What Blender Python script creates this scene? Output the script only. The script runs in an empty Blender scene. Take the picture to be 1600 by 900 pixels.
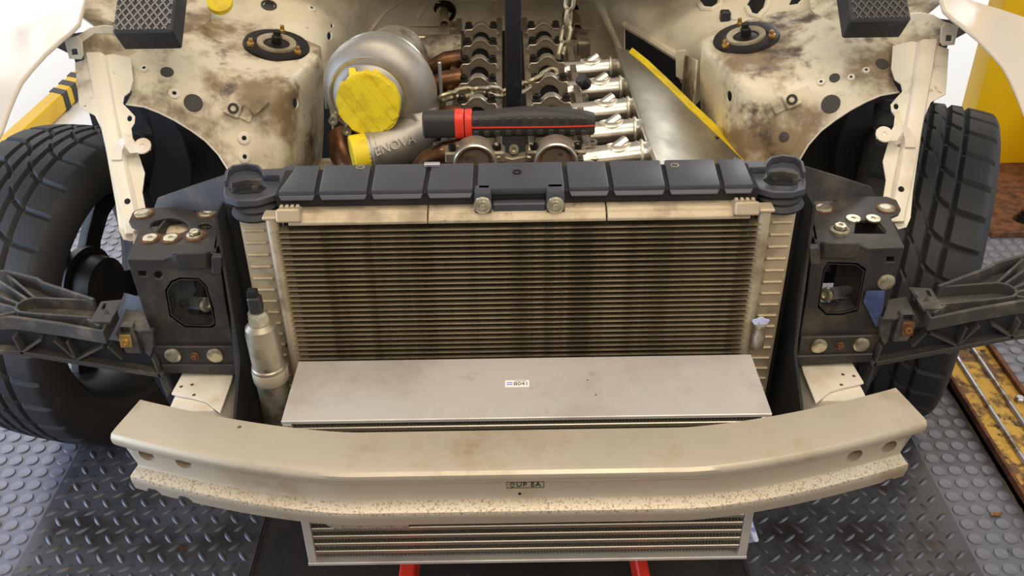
import bpy, bmesh, math, random
import numpy as np
from mathutils import Vector, Matrix
from mathutils.geometry import delaunay_2d_cdt

random.seed(7)
SC = bpy.context.scene
COL = SC.collection
R = math.radians
V = Vector

# ------------------------------------------------------------------ camera
F_PX = 1500.0; PITCH = R(33.3); ROLL = R(0.9); CAM = V((0, 0, 1.40))
_fw = V((0, math.cos(PITCH), -math.sin(PITCH)))
_r0 = V((1, 0, 0)); _u0 = V((0, math.sin(PITCH), math.cos(PITCH)))
_r = _r0 * math.cos(ROLL) - _u0 * math.sin(ROLL)
_u = _r0 * math.sin(ROLL) + _u0 * math.cos(ROLL)
cam_d = bpy.data.cameras.new('camera'); cam = bpy.data.objects.new('camera', cam_d); COL.objects.link(cam)
cam_d.sensor_width = 36.0; cam_d.lens = F_PX / 1600 * 36.0; cam_d.clip_start = 0.02
_m = Matrix((_r, _u, -_fw)).transposed().to_4x4(); _m.translation = CAM
cam.matrix_world = _m; SC.camera = cam

# ------------------------------------------------------------------ light
wd = bpy.data.worlds.new('world'); SC.world = wd; wd.use_nodes = True
wd.node_tree.nodes['Background'].inputs[0].default_value = (1.0, 0.94, 0.85, 1)
wd.node_tree.nodes['Background'].inputs[1].default_value = 0.42
def area(name, loc, target, sx, sy, power, color):
    l = bpy.data.lights.new(name, 'AREA'); l.shape = 'RECTANGLE'; l.size = sx; l.size_y = sy
    l.energy = power; l.color = color
    o = bpy.data.objects.new(name, l); COL.objects.link(o); o.location = loc
    o.rotation_euler = (V(target) - V(loc)).to_track_quat('-Z', 'Y').to_euler(); return o
WARM = (1.0, 0.87, 0.71); COOL = (0.55, 0.72, 1.0)
area('ceiling_lamp_front', (0.5, -0.9, 2.7), (0.0, 1.8, 0.6), 2.4, 0.9, 38, WARM)
area('ceiling_lamp_middle', (-0.2, 1.0, 3.1), (0, 1.7, 0.5), 2.6, 1.0, 38, WARM)
area('doorway_daylight_left', (-2.5, 0.9, 0.75), (-1.0, 0.9, 0.0), 2.2, 1.3, 62, COOL)
area('doorway_daylight_right', (2.9, 1.3, 1.7), (1.3, 2.2, 0.1), 2.0, 2.0, 30, (0.8, 0.88, 1.0))
area('yard_daylight_left', (-3.0, 5.0, 2.2), (-2.6, 4.2, 0), 2.0, 2.4, 52, (0.95, 0.97, 1))
area('yard_daylight_right', (2.4, 5.2, 2.4), (2.0, 4.4, 0), 1.8, 2.2, 50, (0.95, 0.97, 1))
vs = SC.view_settings; vs.view_transform = 'Standard'; vs.look = 'None'; vs.gamma = 1.0; vs.use_curve_mapping = False
vs.exposure = 0.0

# ------------------------------------------------------------------ geometry helpers
def ray(u, v): return _r * ((u - 800) / F_PX) + _u * ((450 - v) / F_PX) + _fw
def at(u, v, Y=None, Z=None, X=None):
    d = ray(u, v)
    t = (Y / d.y) if Y is not None else ((Z - CAM.z) / d.z if Z is not None else X / d.x)
    return CAM + d * t
def on(u, v, pl):
    d = ray(u, v); p, n = pl
    return CAM + d * ((p - CAM).dot(n) / d.dot(n))
X0 = 0.006
SIDE = 1
def mir(p): return V((2 * X0 - p[0], p[1], p[2]))
def S(p): return V(p) if SIDE == 1 else mir(p)

def srgb(r, g, b):
    f = lambda c: (c / 255 / 12.92) if c / 255 <= 0.04045 else ((c / 255 + 0.055) / 1.055) ** 2.4
    return (f(r), f(g), f(b), 1)

class MB:
    def __init__(s): s.v = []; s.f = []
    def add(s, vs_, fs):
        n = len(s.v); s.v += [tuple(p) for p in vs_]; s.f += [tuple(i + n for i in f) for f in fs]; return s
    def hexa(s, p):
        return s.add(p, [(0, 3, 2, 1), (4, 5, 6, 7), (0, 1, 5, 4), (1, 2, 6, 5), (2, 3, 7, 6), (3, 0, 4, 7)])
    def box(s, c, sz, M=None):
        c = V(c); h = V(sz) / 2
        p = [V((x * h.x, y * h.y, z * h.z)) for z in (-1, 1) for x, y in ((-1, -1), (1, -1), (1, 1), (-1, 1))]
        if M: p = [M @ q for q in p]
        return s.hexa([c + q for q in p])
    def cyl(s, a, b, r0, r1=None, n=18, cap=True):
        a = V(a); b = V(b); r1 = r0 if r1 is None else r1
        ax = (b - a).normalized(); e = ax.orthogonal().normalized(); g = ax.cross(e)
        ps = []
        for q, r in ((a, r0), (b, r1)):
            ps += [q + (e * math.cos(2 * math.pi * i / n) + g * math.sin(2 * math.pi * i / n)) * r for i in range(n)]
        fs = [(i, (i + 1) % n, n + (i + 1) % n, n + i) for i in range(n)]
        if cap: fs += [tuple(range(n - 1, -1, -1)), tuple(range(n, 2 * n))]
        return s.add(ps, fs)
    def lathe(s, o, ax, prof, n=24, e=None):
        o = V(o); ax = V(ax).normalized(); e = V(e).normalized() if e else ax.orthogonal().normalized(); g = ax.cross(e)
        rows = []; ps = []; fs = []
        for r, h in prof:
            if r < 1e-6: rows.append([len(ps)]); ps.append(o + ax * h)
            else:
                rows.append(list(range(len(ps), len(ps) + n)))
                ps += [o + ax * h + (e * math.cos(2 * math.pi * i / n) + g * math.sin(2 * math.pi * i / n)) * r for i in range(n)]
        for A, B in zip(rows, rows[1:]):
            if len(A) == 1 and len(B) == 1: continue
            for i in range(n):
                j = (i + 1) % n
                if len(A) == 1: fs.append((A[0], B[j], B[i]))
                elif len(B) == 1: fs.append((A[i], A[j], B[0]))
                else: fs.append((A[i], A[j], B[j], B[i]))
        return s.add(ps, fs)
    def tube(s, pts, r, n=10, closed=False):
        pts = [V(p) for p in pts]; m = len(pts); rr = r if isinstance(r, (list, tuple)) else [r] * m
        tg = []
        for i in range(m):
            a = pts[(i - 1) % m] if closed or i else pts[i]; b = pts[(i + 1) % m] if closed or i < m - 1 else pts[i]
            tg.append((b - a).normalized())
        e = tg[0].orthogonal().normalized(); ps = []
        for i in range(m):
            e = (e - tg[i] * e.dot(tg[i])).normalized(); g = tg[i].cross(e)
            ps += [pts[i] + (e * math.cos(2 * math.pi * k / n) + g * math.sin(2 * math.pi * k / n)) * rr[i] for k in range(n)]
        fs = []
        for i in range(m if closed else m - 1):
            j = (i + 1) % m
            fs += [(i * n + k, i * n + (k + 1) % n, j * n + (k + 1) % n, j * n + k) for k in range(n)]
        if not closed: fs += [tuple(range(n - 1, -1, -1)), tuple(range((m - 1) * n, m * n))]
        return s.add(ps, fs)
    def prism(s, poly, vec):
        vec = V(vec); n = len(poly); a = [V(p) for p in poly]
        fs = [tuple(range(n - 1, -1, -1)), tuple(range(n, 2 * n))] + [(i, (i + 1) % n, n + (i + 1) % n, n + i) for i in range(n)]
        return s.add(a + [p + vec for p in a], fs)
    def loft(s, rings, closed=False):
        n = len(rings[0]); m = len(rings); ps = [p for r in rings for p in r]
        fs = []
        for i in range(m if closed else m - 1):
            j = (i + 1) % m
            fs += [(i * n + k, i * n + (k + 1) % n, j * n + (k + 1) % n, j * n + k) for k in range(n)]
        if not closed: fs += [tuple(range(n - 1, -1, -1)), tuple(range((m - 1) * n, m * n))]
        return s.add(ps, fs)
    def strip(s, pts, h, t, up=(0, 0, 1)):            # an upright rib along a polyline
        pts = [V(p) for p in pts]; up = V(up)
        rings = []
        for i, p in enumerate(pts):
            a = pts[max(i - 1, 0)]; b = pts[min(i + 1, len(pts) - 1)]
            d = (b - a).cross(up).normalized() * t / 2
            rings.append([p - d, p + d, p + d + up * h, p - d + up * h])
        return s.loft(rings)
    def sheet(s, outer, holes, mapf, thick, step=None, back=None):
        co = []; ed = []
        def loop(lp):
            n0 = len(co); m = len(lp)
            for i in range(m):
                co.append(V((lp[i][0], lp[i][1])))
                ed.append((n0 + i, n0 + (i + 1) % m))
        loop(outer)
        for h in holes: loop(h)
        if step:
            xs = [p[0] for p in outer]; ys = [p[1] for p in outer]
            x = min(xs) + step / 2
            while x < max(xs):
                y = min(ys) + step / 2
                while y < max(ys):
                    if inpoly(x, y, outer) and not any(inpoly(x, y, h) for h in holes):
                        if min(segd(x, y, lp) for lp in [outer] + list(holes)) > step * .35: co.append(V((x, y)))
                    y += step
                x += step
        r = delaunay_2d_cdt(co, ed, [], 1, 1e-5)
        v2 = r[0]; fs = [tuple(f) for f in r[2]]
        cen = lambda f: (sum(v2[i].x for i in f) / len(f), sum(v2[i].y for i in f) / len(f))
        fs = [f for f in fs if inpoly(*cen(f), outer) and not any(inpoly(*cen(f), h) for h in holes)]
        P3 = [V(mapf(p.x, p.y)) for p in v2]
        nr = [V((0, 0, 0)) for _ in P3]; out = []
        for f in fs:
            n = (P3[f[1]] - P3[f[0]]).cross(P3[f[2]] - P3[f[0]])
            for i in f: nr[i] += n
        tot = V((0, 0, 0))
        for n in nr: tot += n
        c = sum(P3, V((0, 0, 0))) / len(P3)
        flip = (tot.dot(V(back)) > 0) if back is not None else (tot.dot(CAM - c) < 0)
        sg = -1 if flip else 1
        if flip: fs = [f[::-1] for f in fs]
        N = len(P3)
        B3 = [P3[i] - nr[i].normalized() * sg * thick for i in range(N)]
        cnt = {}
        for f in fs:
            for i in range(len(f)):
                a, b = f[i], f[(i + 1) % len(f)]; cnt[(a, b)] = 1
        sides = [(b, a, a + N, b + N) for (a, b) in cnt if (b, a) not in cnt]
        return s.add(P3 + B3, fs + [tuple(i + N for i in f[::-1]) for f in fs] + sides)
    def mesh(s, name, smooth=35, bevel=0, seg=1, flip=False, weld=False):
        me = bpy.data.meshes.new(name)
        vv = [tuple(mir(p)) for p in s.v] if flip else s.v
        me.from_pydata(vv, [], [f[::-1] for f in s.f] if flip else s.f)
        bm = bmesh.new(); bm.from_mesh(me)
        if weld: bmesh.ops.remove_doubles(bm, verts=bm.verts, dist=1e-5)
        bmesh.ops.recalc_face_normals(bm, faces=bm.faces)
        if bevel:
            es = [e for e in bm.edges if len(e.link_faces) == 2 and e.calc_face_angle(0) > R(28)]
            bmesh.ops.bevel(bm, geom=es, offset=bevel, segments=seg, profile=.6, affect='EDGES', clamp_overlap=True)
        bm.to_mesh(me); bm.free()
        if smooth:
            me.shade_smooth(); me.set_sharp_from_angle(angle=R(smooth))
        return me
    def build(s, name, mat, parent=None, smooth=35, bevel=0, seg=1, label=None, weld=False, **kw):
        return link(name, s.mesh(name, smooth, bevel, seg, SIDE == -1, weld), mat, parent, label=label, **kw)

def inpoly(x, y, lp):
    c = False; j = len(lp) - 1
    for i in range(len(lp)):
        xi, yi = lp[i][0], lp[i][1]; xj, yj = lp[j][0], lp[j][1]
        if (yi > y) != (yj > y) and x < (xj - xi) * (y - yi) / (yj - yi) + xi: c = not c
        j = i
    return c
def segd(x, y, lp):
    best = 1e9
    for i in range(len(lp)):
        ax, ay = lp[i][0], lp[i][1]; bx, by = lp[(i + 1) % len(lp)][0], lp[(i + 1) % len(lp)][1]
        dx, dy = bx - ax, by - ay; L = dx * dx + dy * dy
        t = max(0, min(1, ((x - ax) * dx + (y - ay) * dy) / L)) if L else 0
        best = min(best, math.hypot(ax + t * dx - x, ay + t * dy - y))
    return best
def ell(cx, cy, rx, ry=None, n=16, rot=0):
    ry = rx if ry is None else ry; c, s_ = math.cos(R(rot)), math.sin(R(rot))
    return [(cx + rx * math.cos(a) * c - ry * math.sin(a) * s_, cy + rx * math.cos(a) * s_ + ry * math.sin(a) * c)
            for a in [2 * math.pi * i / n for i in range(n)]]

class Surf:                                        # a smooth surface through traced points of known distance
    def __init__(s, ctr):
        P = np.array([(u / 100, v / 100) for u, v, y in ctr]); z = np.array([c[2] for c in ctr]); n = len(P)
        s.P = P
        K = s.k(P, P) + np.eye(n) * 1e-4
        A = np.zeros((n + 3, n + 3)); A[:n, :n] = K; A[:n, n] = 1; A[:n, n + 1:] = P; A[n, :n] = 1; A[n + 1:, :n] = P.T
        s.w = np.linalg.solve(A, np.concatenate([z, np.zeros(3)]))
    def k(s, a, b):
        d = np.linalg.norm(a[:, None] - b[None], axis=2); return np.where(d > 0, d * d * np.log(d + 1e-12), 0)
    def y(s, u, v):
        q = np.array([[u / 100, v / 100]]); kk = s.k(q, s.P)[0]; n = len(s.P)
        return float(kk @ s.w[:n] + s.w[n] + s.w[n + 1] * q[0, 0] + s.w[n + 2] * q[0, 1])
    def __call__(s, u, v): return at(u, v, Y=s.y(u, v))
    def nrm(s, u, v):
        a = s(u - 3, v); b = s(u + 3, v); c = s(u, v - 3); d = s(u, v + 3)
        n = (b - a).cross(d - c).normalized(); return n if n.dot(CAM - s(u, v)) > 0 else -n

# ------------------------------------------------------------------ objects
WM = {}
def wm(o): return WM.get(o.name, Matrix.Identity(4))
def thing(name, label, cat, loc=(0, 0, 0), group=None, kind=None):
    o = bpy.data.objects.new(name, None); COL.objects.link(o); o.empty_display_size = .05
    loc = S(loc); o.location = loc; WM[o.name] = Matrix.Translation(loc)
    return tag(o, label, cat, group, kind)
def tag(o, label=None, cat=None, group=None, kind=None):
    if label: o['label'] = label
    if cat: o['category'] = cat
    if group: o['group'] = group
    if kind: o['kind'] = kind
    return o
def link(name, me, mat, parent=None, mtx=None, label=None, cat=None, group=None, kind=None):
    if mat is not None and not me.materials: me.materials.append(MAT[mat] if isinstance(mat, str) else mat)
    o = bpy.data.objects.new(name, me); COL.objects.link(o)
    mtx = mtx or Matrix.Identity(4)
    if parent is not None:
        o.parent = parent; o.matrix_parent_inverse = wm(parent).inverted()
    o.matrix_basis = mtx; WM[o.name] = mtx
    return tag(o, label, cat, group, kind)
def frame(p, n, x=None):
    n = V(n).normalized(); e = (V(x) - n * V(x).dot(n)).normalized() if x is not None else n.orthogonal().normalized()
    m = Matrix((e, n.cross(e), n)).transposed().to_4x4(); m.translation = V(p); return m
def bool_cut(o, cut):
    me = cut.mesh('cut', smooth=0, flip=SIDE == -1); c = bpy.data.objects.new('cut', me); COL.objects.link(c)
    md = o.modifiers.new('b', 'BOOLEAN'); md.object = c; md.solver = 'EXACT'; md.operation = 'DIFFERENCE'
    dg = bpy.context.evaluated_depsgraph_get(); old = o.data
    new = bpy.data.meshes.new_from_object(o.evaluated_get(dg)); o.modifiers.clear(); o.data = new
    bpy.data.objects.remove(c); bpy.data.meshes.remove(me)
    new.shade_smooth(); new.set_sharp_from_angle(angle=R(35))
def text(name, body, mtx, size, mat, parent, depth=.0004, align='CENTER', label=None, spacing=1.0):
    cu = bpy.data.curves.new(name, 'FONT'); cu.body = body; cu.size = size; cu.extrude = depth; cu.align_x = align; cu.align_y = 'CENTER'
    cu.space_character = spacing
    t = bpy.data.objects.new('tmp_text', cu); COL.objects.link(t)
    dg = bpy.context.evaluated_depsgraph_get(); me = bpy.data.meshes.new_from_object(t.evaluated_get(dg))
    bpy.data.objects.remove(t); bpy.data.curves.remove(cu); me.materials.clear()
    return link(name, me, mat, parent, mtx, label=label)

# ------------------------------------------------------------------ materials
MAT = {}
def mk(name, c1, rough=.5, metal=0.0, c2=None, sc=8, lo=.45, hi=.65, c3=None, sc3=40, lo3=.6, hi3=.68, bump=0, bsc=60, rv=0, stretch=None, det=6):
    m = bpy.data.materials.new(name); m.use_nodes = True; nt = m.node_tree; N = nt.nodes; L = nt.links
    b = N['Principled BSDF']; b.inputs['Roughness'].default_value = rough; b.inputs['Metallic'].default_value = metal
    b.inputs['Base Color'].default_value = c1
    tc = N.new('ShaderNodeTexCoord'); vec = tc.outputs['Object']
    if stretch:
        mp = N.new('ShaderNodeMapping'); mp.inputs['Scale'].default_value = stretch; L.new(vec, mp.inputs['Vector']); vec = mp.outputs[0]
    def noise(s_, d=det):
        n = N.new('ShaderNodeTexNoise'); n.inputs['Scale'].default_value = s_; n.inputs['Detail'].default_value = d
        n.inputs['Roughness'].default_value = .65; L.new(vec, n.inputs['Vector']); return n.outputs['Fac']
    def ramp(fac, a, z):
        r = N.new('ShaderNodeMapRange'); r.inputs['From Min'].default_value = a; r.inputs['From Max'].default_value = z
        r.interpolation_type = 'SMOOTHSTEP'; L.new(fac, r.inputs['Value']); return r.outputs[0]
    cur = None
    def mix(fac, A, Bc):
        x = N.new('ShaderNodeMix'); x.data_type = 'RGBA'; L.new(fac, x.inputs[0])
        if A is None: x.inputs[6].default_value = c1
        else: L.new(A, x.inputs[6])
        x.inputs[7].default_value = Bc; return x.outputs[2]
    if c2: f2 = ramp(noise(sc), lo, hi); cur = mix(f2, cur, c2)
    if c3: f3 = ramp(noise(sc3), lo3, hi3); cur = mix(f3, cur, c3)
    if cur is not None: L.new(cur, b.inputs['Base Color'])
    if rv:
        r = N.new('ShaderNodeMapRange'); r.inputs['From Min'].default_value = .3; r.inputs['From Max'].default_value = .7
        r.inputs['To Min'].default_value = rough - rv; r.inputs['To Max'].default_value = rough + rv
        L.new(noise(sc * 2), r.inputs['Value']); L.new(r.outputs[0], b.inputs['Roughness'])
    if bump:
        bp = N.new('ShaderNodeBump'); bp.inputs['Strength'].default_value = bump; bp.inputs['Distance'].default_value = .002
        L.new(noise(bsc, 3), bp.inputs['Height']); L.new(bp.outputs[0], b.inputs['Normal'])
    MAT[name] = m; return m
mk('body_white', srgb(226, 218, 198), .42, 0, srgb(150, 130, 100), 9, .50, .72, srgb(84, 70, 54), 26, .63, .74)
mk('apron_white', srgb(220, 208, 180), .40, 0, srgb(136, 116, 86), 7, .42, .60, srgb(78, 64, 48), 12, .53, .68, rv=.12)
mk('firewall_white', srgb(222, 210, 182), .5, 0, srgb(176, 160, 130), 6, .42, .75, srgb(110, 96, 74), 30, .68, .78)
mk('clean_white', srgb(226, 216, 196), .34, 0, srgb(196, 178, 148), 7, .48, .75, srgb(150, 124, 92), 34, .66, .76)
mk('fender_paint', srgb(204, 192, 174), .3)
mk('black_plastic', srgb(38, 38, 42), .42, 0, srgb(58, 55, 54), 14, .5, .75, bump=.1, bsc=300)
mk('core_plastic', srgb(66, 66, 74), .38, 0, srgb(60, 58, 60), 9, .5, .8, bump=.06, bsc=400)
mk('black_steel', srgb(48, 44, 41), .5, 0, srgb(88, 78, 66), 11, .46, .72, bump=.06, bsc=200)
mk('dusty_plastic', srgb(62, 58, 53), .6, 0, srgb(112, 102, 86), 18, .48, .75, bump=.1, bsc=200)
mk('dark_void', srgb(16, 15, 14), .9)
mk('beam_alu', srgb(200, 188, 166), .44, .45, srgb(166, 146, 116), 7, .50, .78, srgb(120, 98, 72), 70, .68, .78, bump=.05, bsc=200, rv=.08)
mk('beam_spot', srgb(204, 192, 170), .44, .45, srgb(166, 146, 116), 7, .50, .78, srgb(150, 134, 108), 320, .50, .62, bump=.08, bsc=200)
mk('cooler_alu', srgb(218, 212, 202), .42, .4, srgb(180, 172, 160), 5, .42, .72, srgb(150, 142, 130), 14, .60, .78, rv=.1)
mk('cooler_fin', srgb(176, 168, 150), .5, .3)
mk('cooler_bar', srgb(186, 178, 160), .36, .8)
mk('cond_fin', srgb(122, 108, 84), .6, .1, srgb(88, 76, 58), 10, .4, .65)
mk('cond_tube', srgb(168, 152, 122), .5, .4, srgb(118, 104, 82), 18, .42, .65)
mk('tank_alu', srgb(186, 170, 142), .5, .35, srgb(140, 124, 98), 12, .45, .7, srgb(96, 82, 62), 50, .62, .72)
mk('drier_alu', srgb(170, 160, 138), .38, .7, srgb(110, 100, 82), 14, .45, .65, srgb(70, 62, 52), 40, .62, .72)
mk('rubber', srgb(36, 35, 35), .62, 0, srgb(56, 52, 48), 9, .5, .75, bump=.1, bsc=120)
mk('tyre_side', srgb(40, 36, 33), .7, 0, srgb(78, 60, 44), 14, .56, .72, bump=.1, bsc=80)
mk('rim_dark', srgb(44, 41, 39), .45, .3, srgb(72, 60, 48), 14, .5, .7)
mk('rust', srgb(120, 76, 46), .75, .1, srgb(74, 46, 30), 40, .4, .65)
mk('zinc', srgb(206, 198, 172), .3, .85, srgb(150, 136, 104), 60, .45, .7)
mk('brass', srgb(206, 166, 96), .35, .8, srgb(140, 100, 56), 60, .5, .7)
mk('turbo_alu', srgb(170, 164, 154), .5, .8, srgb(160, 154, 144), 30, .4, .7, bump=.05, bsc=700)
mk('bare_alu', srgb(200, 194, 180), .28, .9, srgb(170, 162, 146), 12, .45, .7)
mk('runner_alu', srgb(222, 214, 198), .27, .95, srgb(200, 190, 172), 24, .45, .7)
mk('weld', srgb(240, 228, 206), .3, .85, bump=.6, bsc=160)
mk('plenum_alu', srgb(172, 166, 148), .38, .85, srgb(140, 136, 122), 5, .42, .7, rv=.08)
mk('head_alu', srgb(140, 128, 108), .5, .5, srgb(98, 86, 70), 22, .45, .65, srgb(60, 50, 40), 50, .60, .7)
mk('cap_face', srgb(150, 138, 120), .42, .6, srgb(116, 104, 88), 30, .45, .7)
mk('bright_edge', srgb(220, 210, 190), .3, .85)
mk('bolt_dark', srgb(44, 38, 34), .42, .6)
mk('manifold', srgb(120, 84, 56), .35, .9, srgb(70, 50, 38), 18, .42, .65)
mk('tape', srgb(236, 208, 34), .5, 0, srgb(216, 186, 30), 26, .45, .6, bump=.25, bsc=45)
mk('yellow_paint', srgb(232, 186, 10), .42, 0, srgb(214, 164, 10), 5, .5, .8, srgb(60, 44, 22), 46, .68, .71)
mk('yellow_worn', srgb(206, 160, 60), .5, .1, srgb(110, 76, 40), 16, .46, .58, srgb(54, 40, 30), 30, .56, .66)
mk('hazard_black', srgb(30, 30, 32), .5)
mk('worn_steel', srgb(190, 190, 196), .35, .7, srgb(140, 120, 100), 24, .5, .65)
mk('red_paint', srgb(226, 52, 32), .35, 0, srgb(200, 44, 30), 8, .5, .8)
mk('red_plastic', srgb(236, 66, 46), .4)
mk('grip', srgb(52, 48, 45), .55, 0, srgb(62, 57, 52), 20, .5, .7, bump=.08, bsc=300)
mk('post_black', srgb(30, 30, 34), .4, .2, srgb(52, 50, 50), 60, .56, .68)
mk('chain_zinc', srgb(178, 168, 140), .32, .85, srgb(120, 110, 88), 60, .45, .7)
mk('pad_rubber', srgb(44, 43, 44), .6, 0, srgb(66, 63, 60), 20, .5, .7, bump=.12, bsc=200)
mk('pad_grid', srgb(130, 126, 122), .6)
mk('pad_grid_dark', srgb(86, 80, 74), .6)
mk('floor_rubber', srgb(106, 106, 116), .34, 0, srgb(78, 72, 72), 3.0, .46, .66, srgb(54, 48, 44), 16, .62, .72, bump=.1, bsc=120)
mk('stud_rubber', srgb(122, 122, 133), .3, 0, srgb(92, 87, 87), 3.0, .46, .66)
mk('checker_steel', srgb(96, 95, 100), .36, .45, srgb(60, 54, 50), 5, .42, .66, srgb(80, 56, 40), 14, .60, .72, bump=.05, bsc=300)
mk('pit_board', srgb(44, 34, 26), .6, 0, srgb(28, 22, 18), 6, .42, .62, srgb(86, 70, 52), 26, .66, .74)
mk('yard', srgb(238, 238, 238), .8)
mk('sticker', srgb(244, 240, 228), .5)
mk('ink', srgb(24, 22, 22), .6)
mk('blue_ink', srgb(130, 140, 210), .6)
mk('blue_wrap', srgb(60, 72, 110), .5, 0, srgb(90, 104, 140), 30, .45, .65)
mk('blue_tape', srgb(196, 202, 232), .5, 0, srgb(120, 130, 190), 90, .55, .62)
mk('plug', srgb(66, 62, 58), .7)
mk('liner', srgb(30, 27, 25), .8, 0, srgb(48, 40, 34), 10, .5, .7)

# ================================================================== THE SETTING
# floor coordinates of the traced joints
XL = at(134, 682, Z=0).x; XL2 = at(30, 885, Z=0).x
XR = at(1431, 707, Z=0).x; XR2 = at(1537, 898, Z=0).x
XPL = at(417, 807, Z=0).x; XPR = at(1163, 875, Z=0).x
XCL = (XL + XL2) / 2; XCR = (XR + XR2) / 2
YARD = 2.75
fl = MB().box((0, 1.0, -.05), (7, 3.5, .1)).build('floor', 'floor_rubber', smooth=0, kind='structure')
tag(fl, 'grey studded rubber workshop floor around the car')
yd = MB().box((0, YARD + 2.0, -.052), (9, 4.0, .1)).build('yard_floor', 'yard', smooth=0, kind='structure')
tag(yd, 'bright daylit white concrete beyond the workshop floor')

# raised coin studs
sm = MB().lathe((0, 0, 0), (0, 0, 1), [(.0138, 0), (.0128, .0022), (.0122, .0026), (0, .0026)], 16).mesh('stud', 18)
PX, PY = .0335, .0362
def vis(p):
    d = p - CAM; w = d.dot(_fw); return 800 + F_PX * d.dot(_r) / w, 450 - F_PX * d.dot(_u) / w
def in_view(p, m=12):
    u, v = vis(p); return -m < u < 1600 + m and -m < v < 900 + m
SEE = [[(-20, 560), (60, 620), (160, 680), (190, 700), (200, 920), (-20, 920)],
       [(1395, 600), (1460, 560), (1600, 480), (1620, 920), (1420, 920)], [(1490, 345), (1620, 340), (1620, 560), (1440, 470)],
       [(90, 300), (240, 290), (240, 470), (90, 470)]]
studs = []
for x_in, sgn in ((XCL - .022, -1), (XCR + .022, 1)):
    for i in range(26):
        for j in range(62):
            p = V((x_in + sgn * i * PX, .52 + j * PY, 0))
            if p.y > YARD - .03 or abs(p.x) > 2.0: continue
            studs.append(p)
def seen(p):
    u, v = vis(p); return any(inpoly(u, v, q) for q in SEE)
studs.sort(key=lambda p: (not seen(p), (p - CAM).length))
for p in studs[:300]: link('stud', sm, 'stud_rubber', fl, Matrix.Translation(p))
rest = MB()
for p in studs[300:]:
    rest.lathe(p, (0, 0, 1), [(.0138, 0), (.0125, .0025), (0, .0026)], 10)
rest.build('studs_far', 'stud_rubber', fl, kind='stuff')
del rest

# checker plates left and right of the pit, each lug its own piece
lm = MB()
_pr = []
for k in range(9):
    t = -1 + 2 * k / 8; w = .0045 * math.sqrt(max(0, 1 - t * t)) + .0002; h = .0026 * (1 - t * t) + .0002
    _pr.append([V((t * .0155, -w, 0)), V((t * .0155, -w * .4, h)), V((t * .0155, w * .4, h)), V((t * .0155, w, 0))])
lm.loft(_pr); lugmesh = lm.mesh('lug', 50)
def checker(x0, x1, label):
    o = MB().box(((x0 + x1) / 2, 1.15, .002), (x1 - x0, 2.6, .008)).build('checker_plate', 'checker_steel', smooth=0, bevel=.001, kind='structure')
    tag(o, label)
    pos = []
    nx = int((x1 - x0 - .02) / .019)
    for i in range(nx):
        for j in range(90):
            p = V((x0 + .018 + i * .019, .45 + j * .0235 + (i % 2) * 0, .006))
            if (i + j) % 2: continue
            pos.append((p, 38 if j % 2 == 0 else -52))
    see = [[(60, 690), (170, 670), (560, 900), (420, 790), (400, 920), (0, 920)], [(1165, 820), (1420, 690), (1560, 920), (1150, 920)], [(180, 740), (480, 810), (400, 920), (20, 920)]]
    pos.sort(key=lambda q: (not any(inpoly(*vis(q[0]), g) for g in see), (q[0] - CAM).length))
    for p, a in pos[:290]: link('lug', lugmesh, 'checker_steel', o, Matrix.Translation(p) @ Matrix.Rotation(R(a), 4, 'Z'))
    m = MB()
    for p, a in pos[290:]:
        M4 = Matrix.Translation(p) @ Matrix.Rotation(R(a), 4, 'Z')
        m.loft([[M4 @ q for q in r] for r in (_pr[0], _pr[2], _pr[4], _pr[6], _pr[8])])
    m.build('lugs_far', 'checker_steel', o, kind='stuff')
checker(XCL, XPL, 'dark steel checker plate left of the dark pit cover')
checker(XPR, XCR, 'dark steel checker plate right of the dark pit cover')
tag(MB().box(((XPL + XPR) / 2, 1.6, -.004), (XPR - XPL - .004, 3.2, .010)).build('pit_cover', 'pit_board', smooth=0, bevel=.001, kind='structure'),
    'dark oil-stained pit cover under the intercooler')

# rusty yellow rail on the right
a0 = at(1450, 566, Z=.0); a1 = at(1600, 795, Z=.0)
xr0 = (a0.x + a1.x) / 2
t = thing('floor_rail', 'rusty yellow steel rail with bare worn strips on the floor at right', 'rail', (xr0 + .05, 1.3, 0))
MB().box((xr0 + .075, 1.25, .009), (.15, 1.9, .018)).build('base_plate', 'yellow_worn', t, bevel=.001)
MB().box((xr0 + .004, 1.25, .018), (.008, 1.9, .030)).build('edge_lip', 'rust', t, bevel=.001)
for dx in (.052, .102):
    MB().cyl((xr0 + dx, .3, .020), (xr0 + dx, 2.2, .020), .006, n=10).build('wear_strip', 'worn_steel', t)
MB().box((xr0 + .145, 1.25, .016), (.012, 1.9, .028)).build('edge_lip', 'rust', t, bevel=.001)
for yy in (1.22, 1.62, .9):
    MB().lathe((xr0 + .128, yy, .018), (0, 0, 1), [(.011, 0), (.011, .008), (.008, .011), (0, .011)], 6).build('bolt', 'worn_steel', t)
# yellow chip of paint lying on the studs
p = at(1556, 806, Z=0)
tag(MB().prism([p + V(q) for q in ((-.012, -.004, .004), (.006, -.006, .004), (.014, .002, .005), (.002, .005, .005), (-.010, .004, .004))], (0, 0, .0015)).build('paint_chip', 'yellow_worn', smooth=0),
    'small yellow paint chip lying on the studded floor', 'paint chip')

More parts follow.
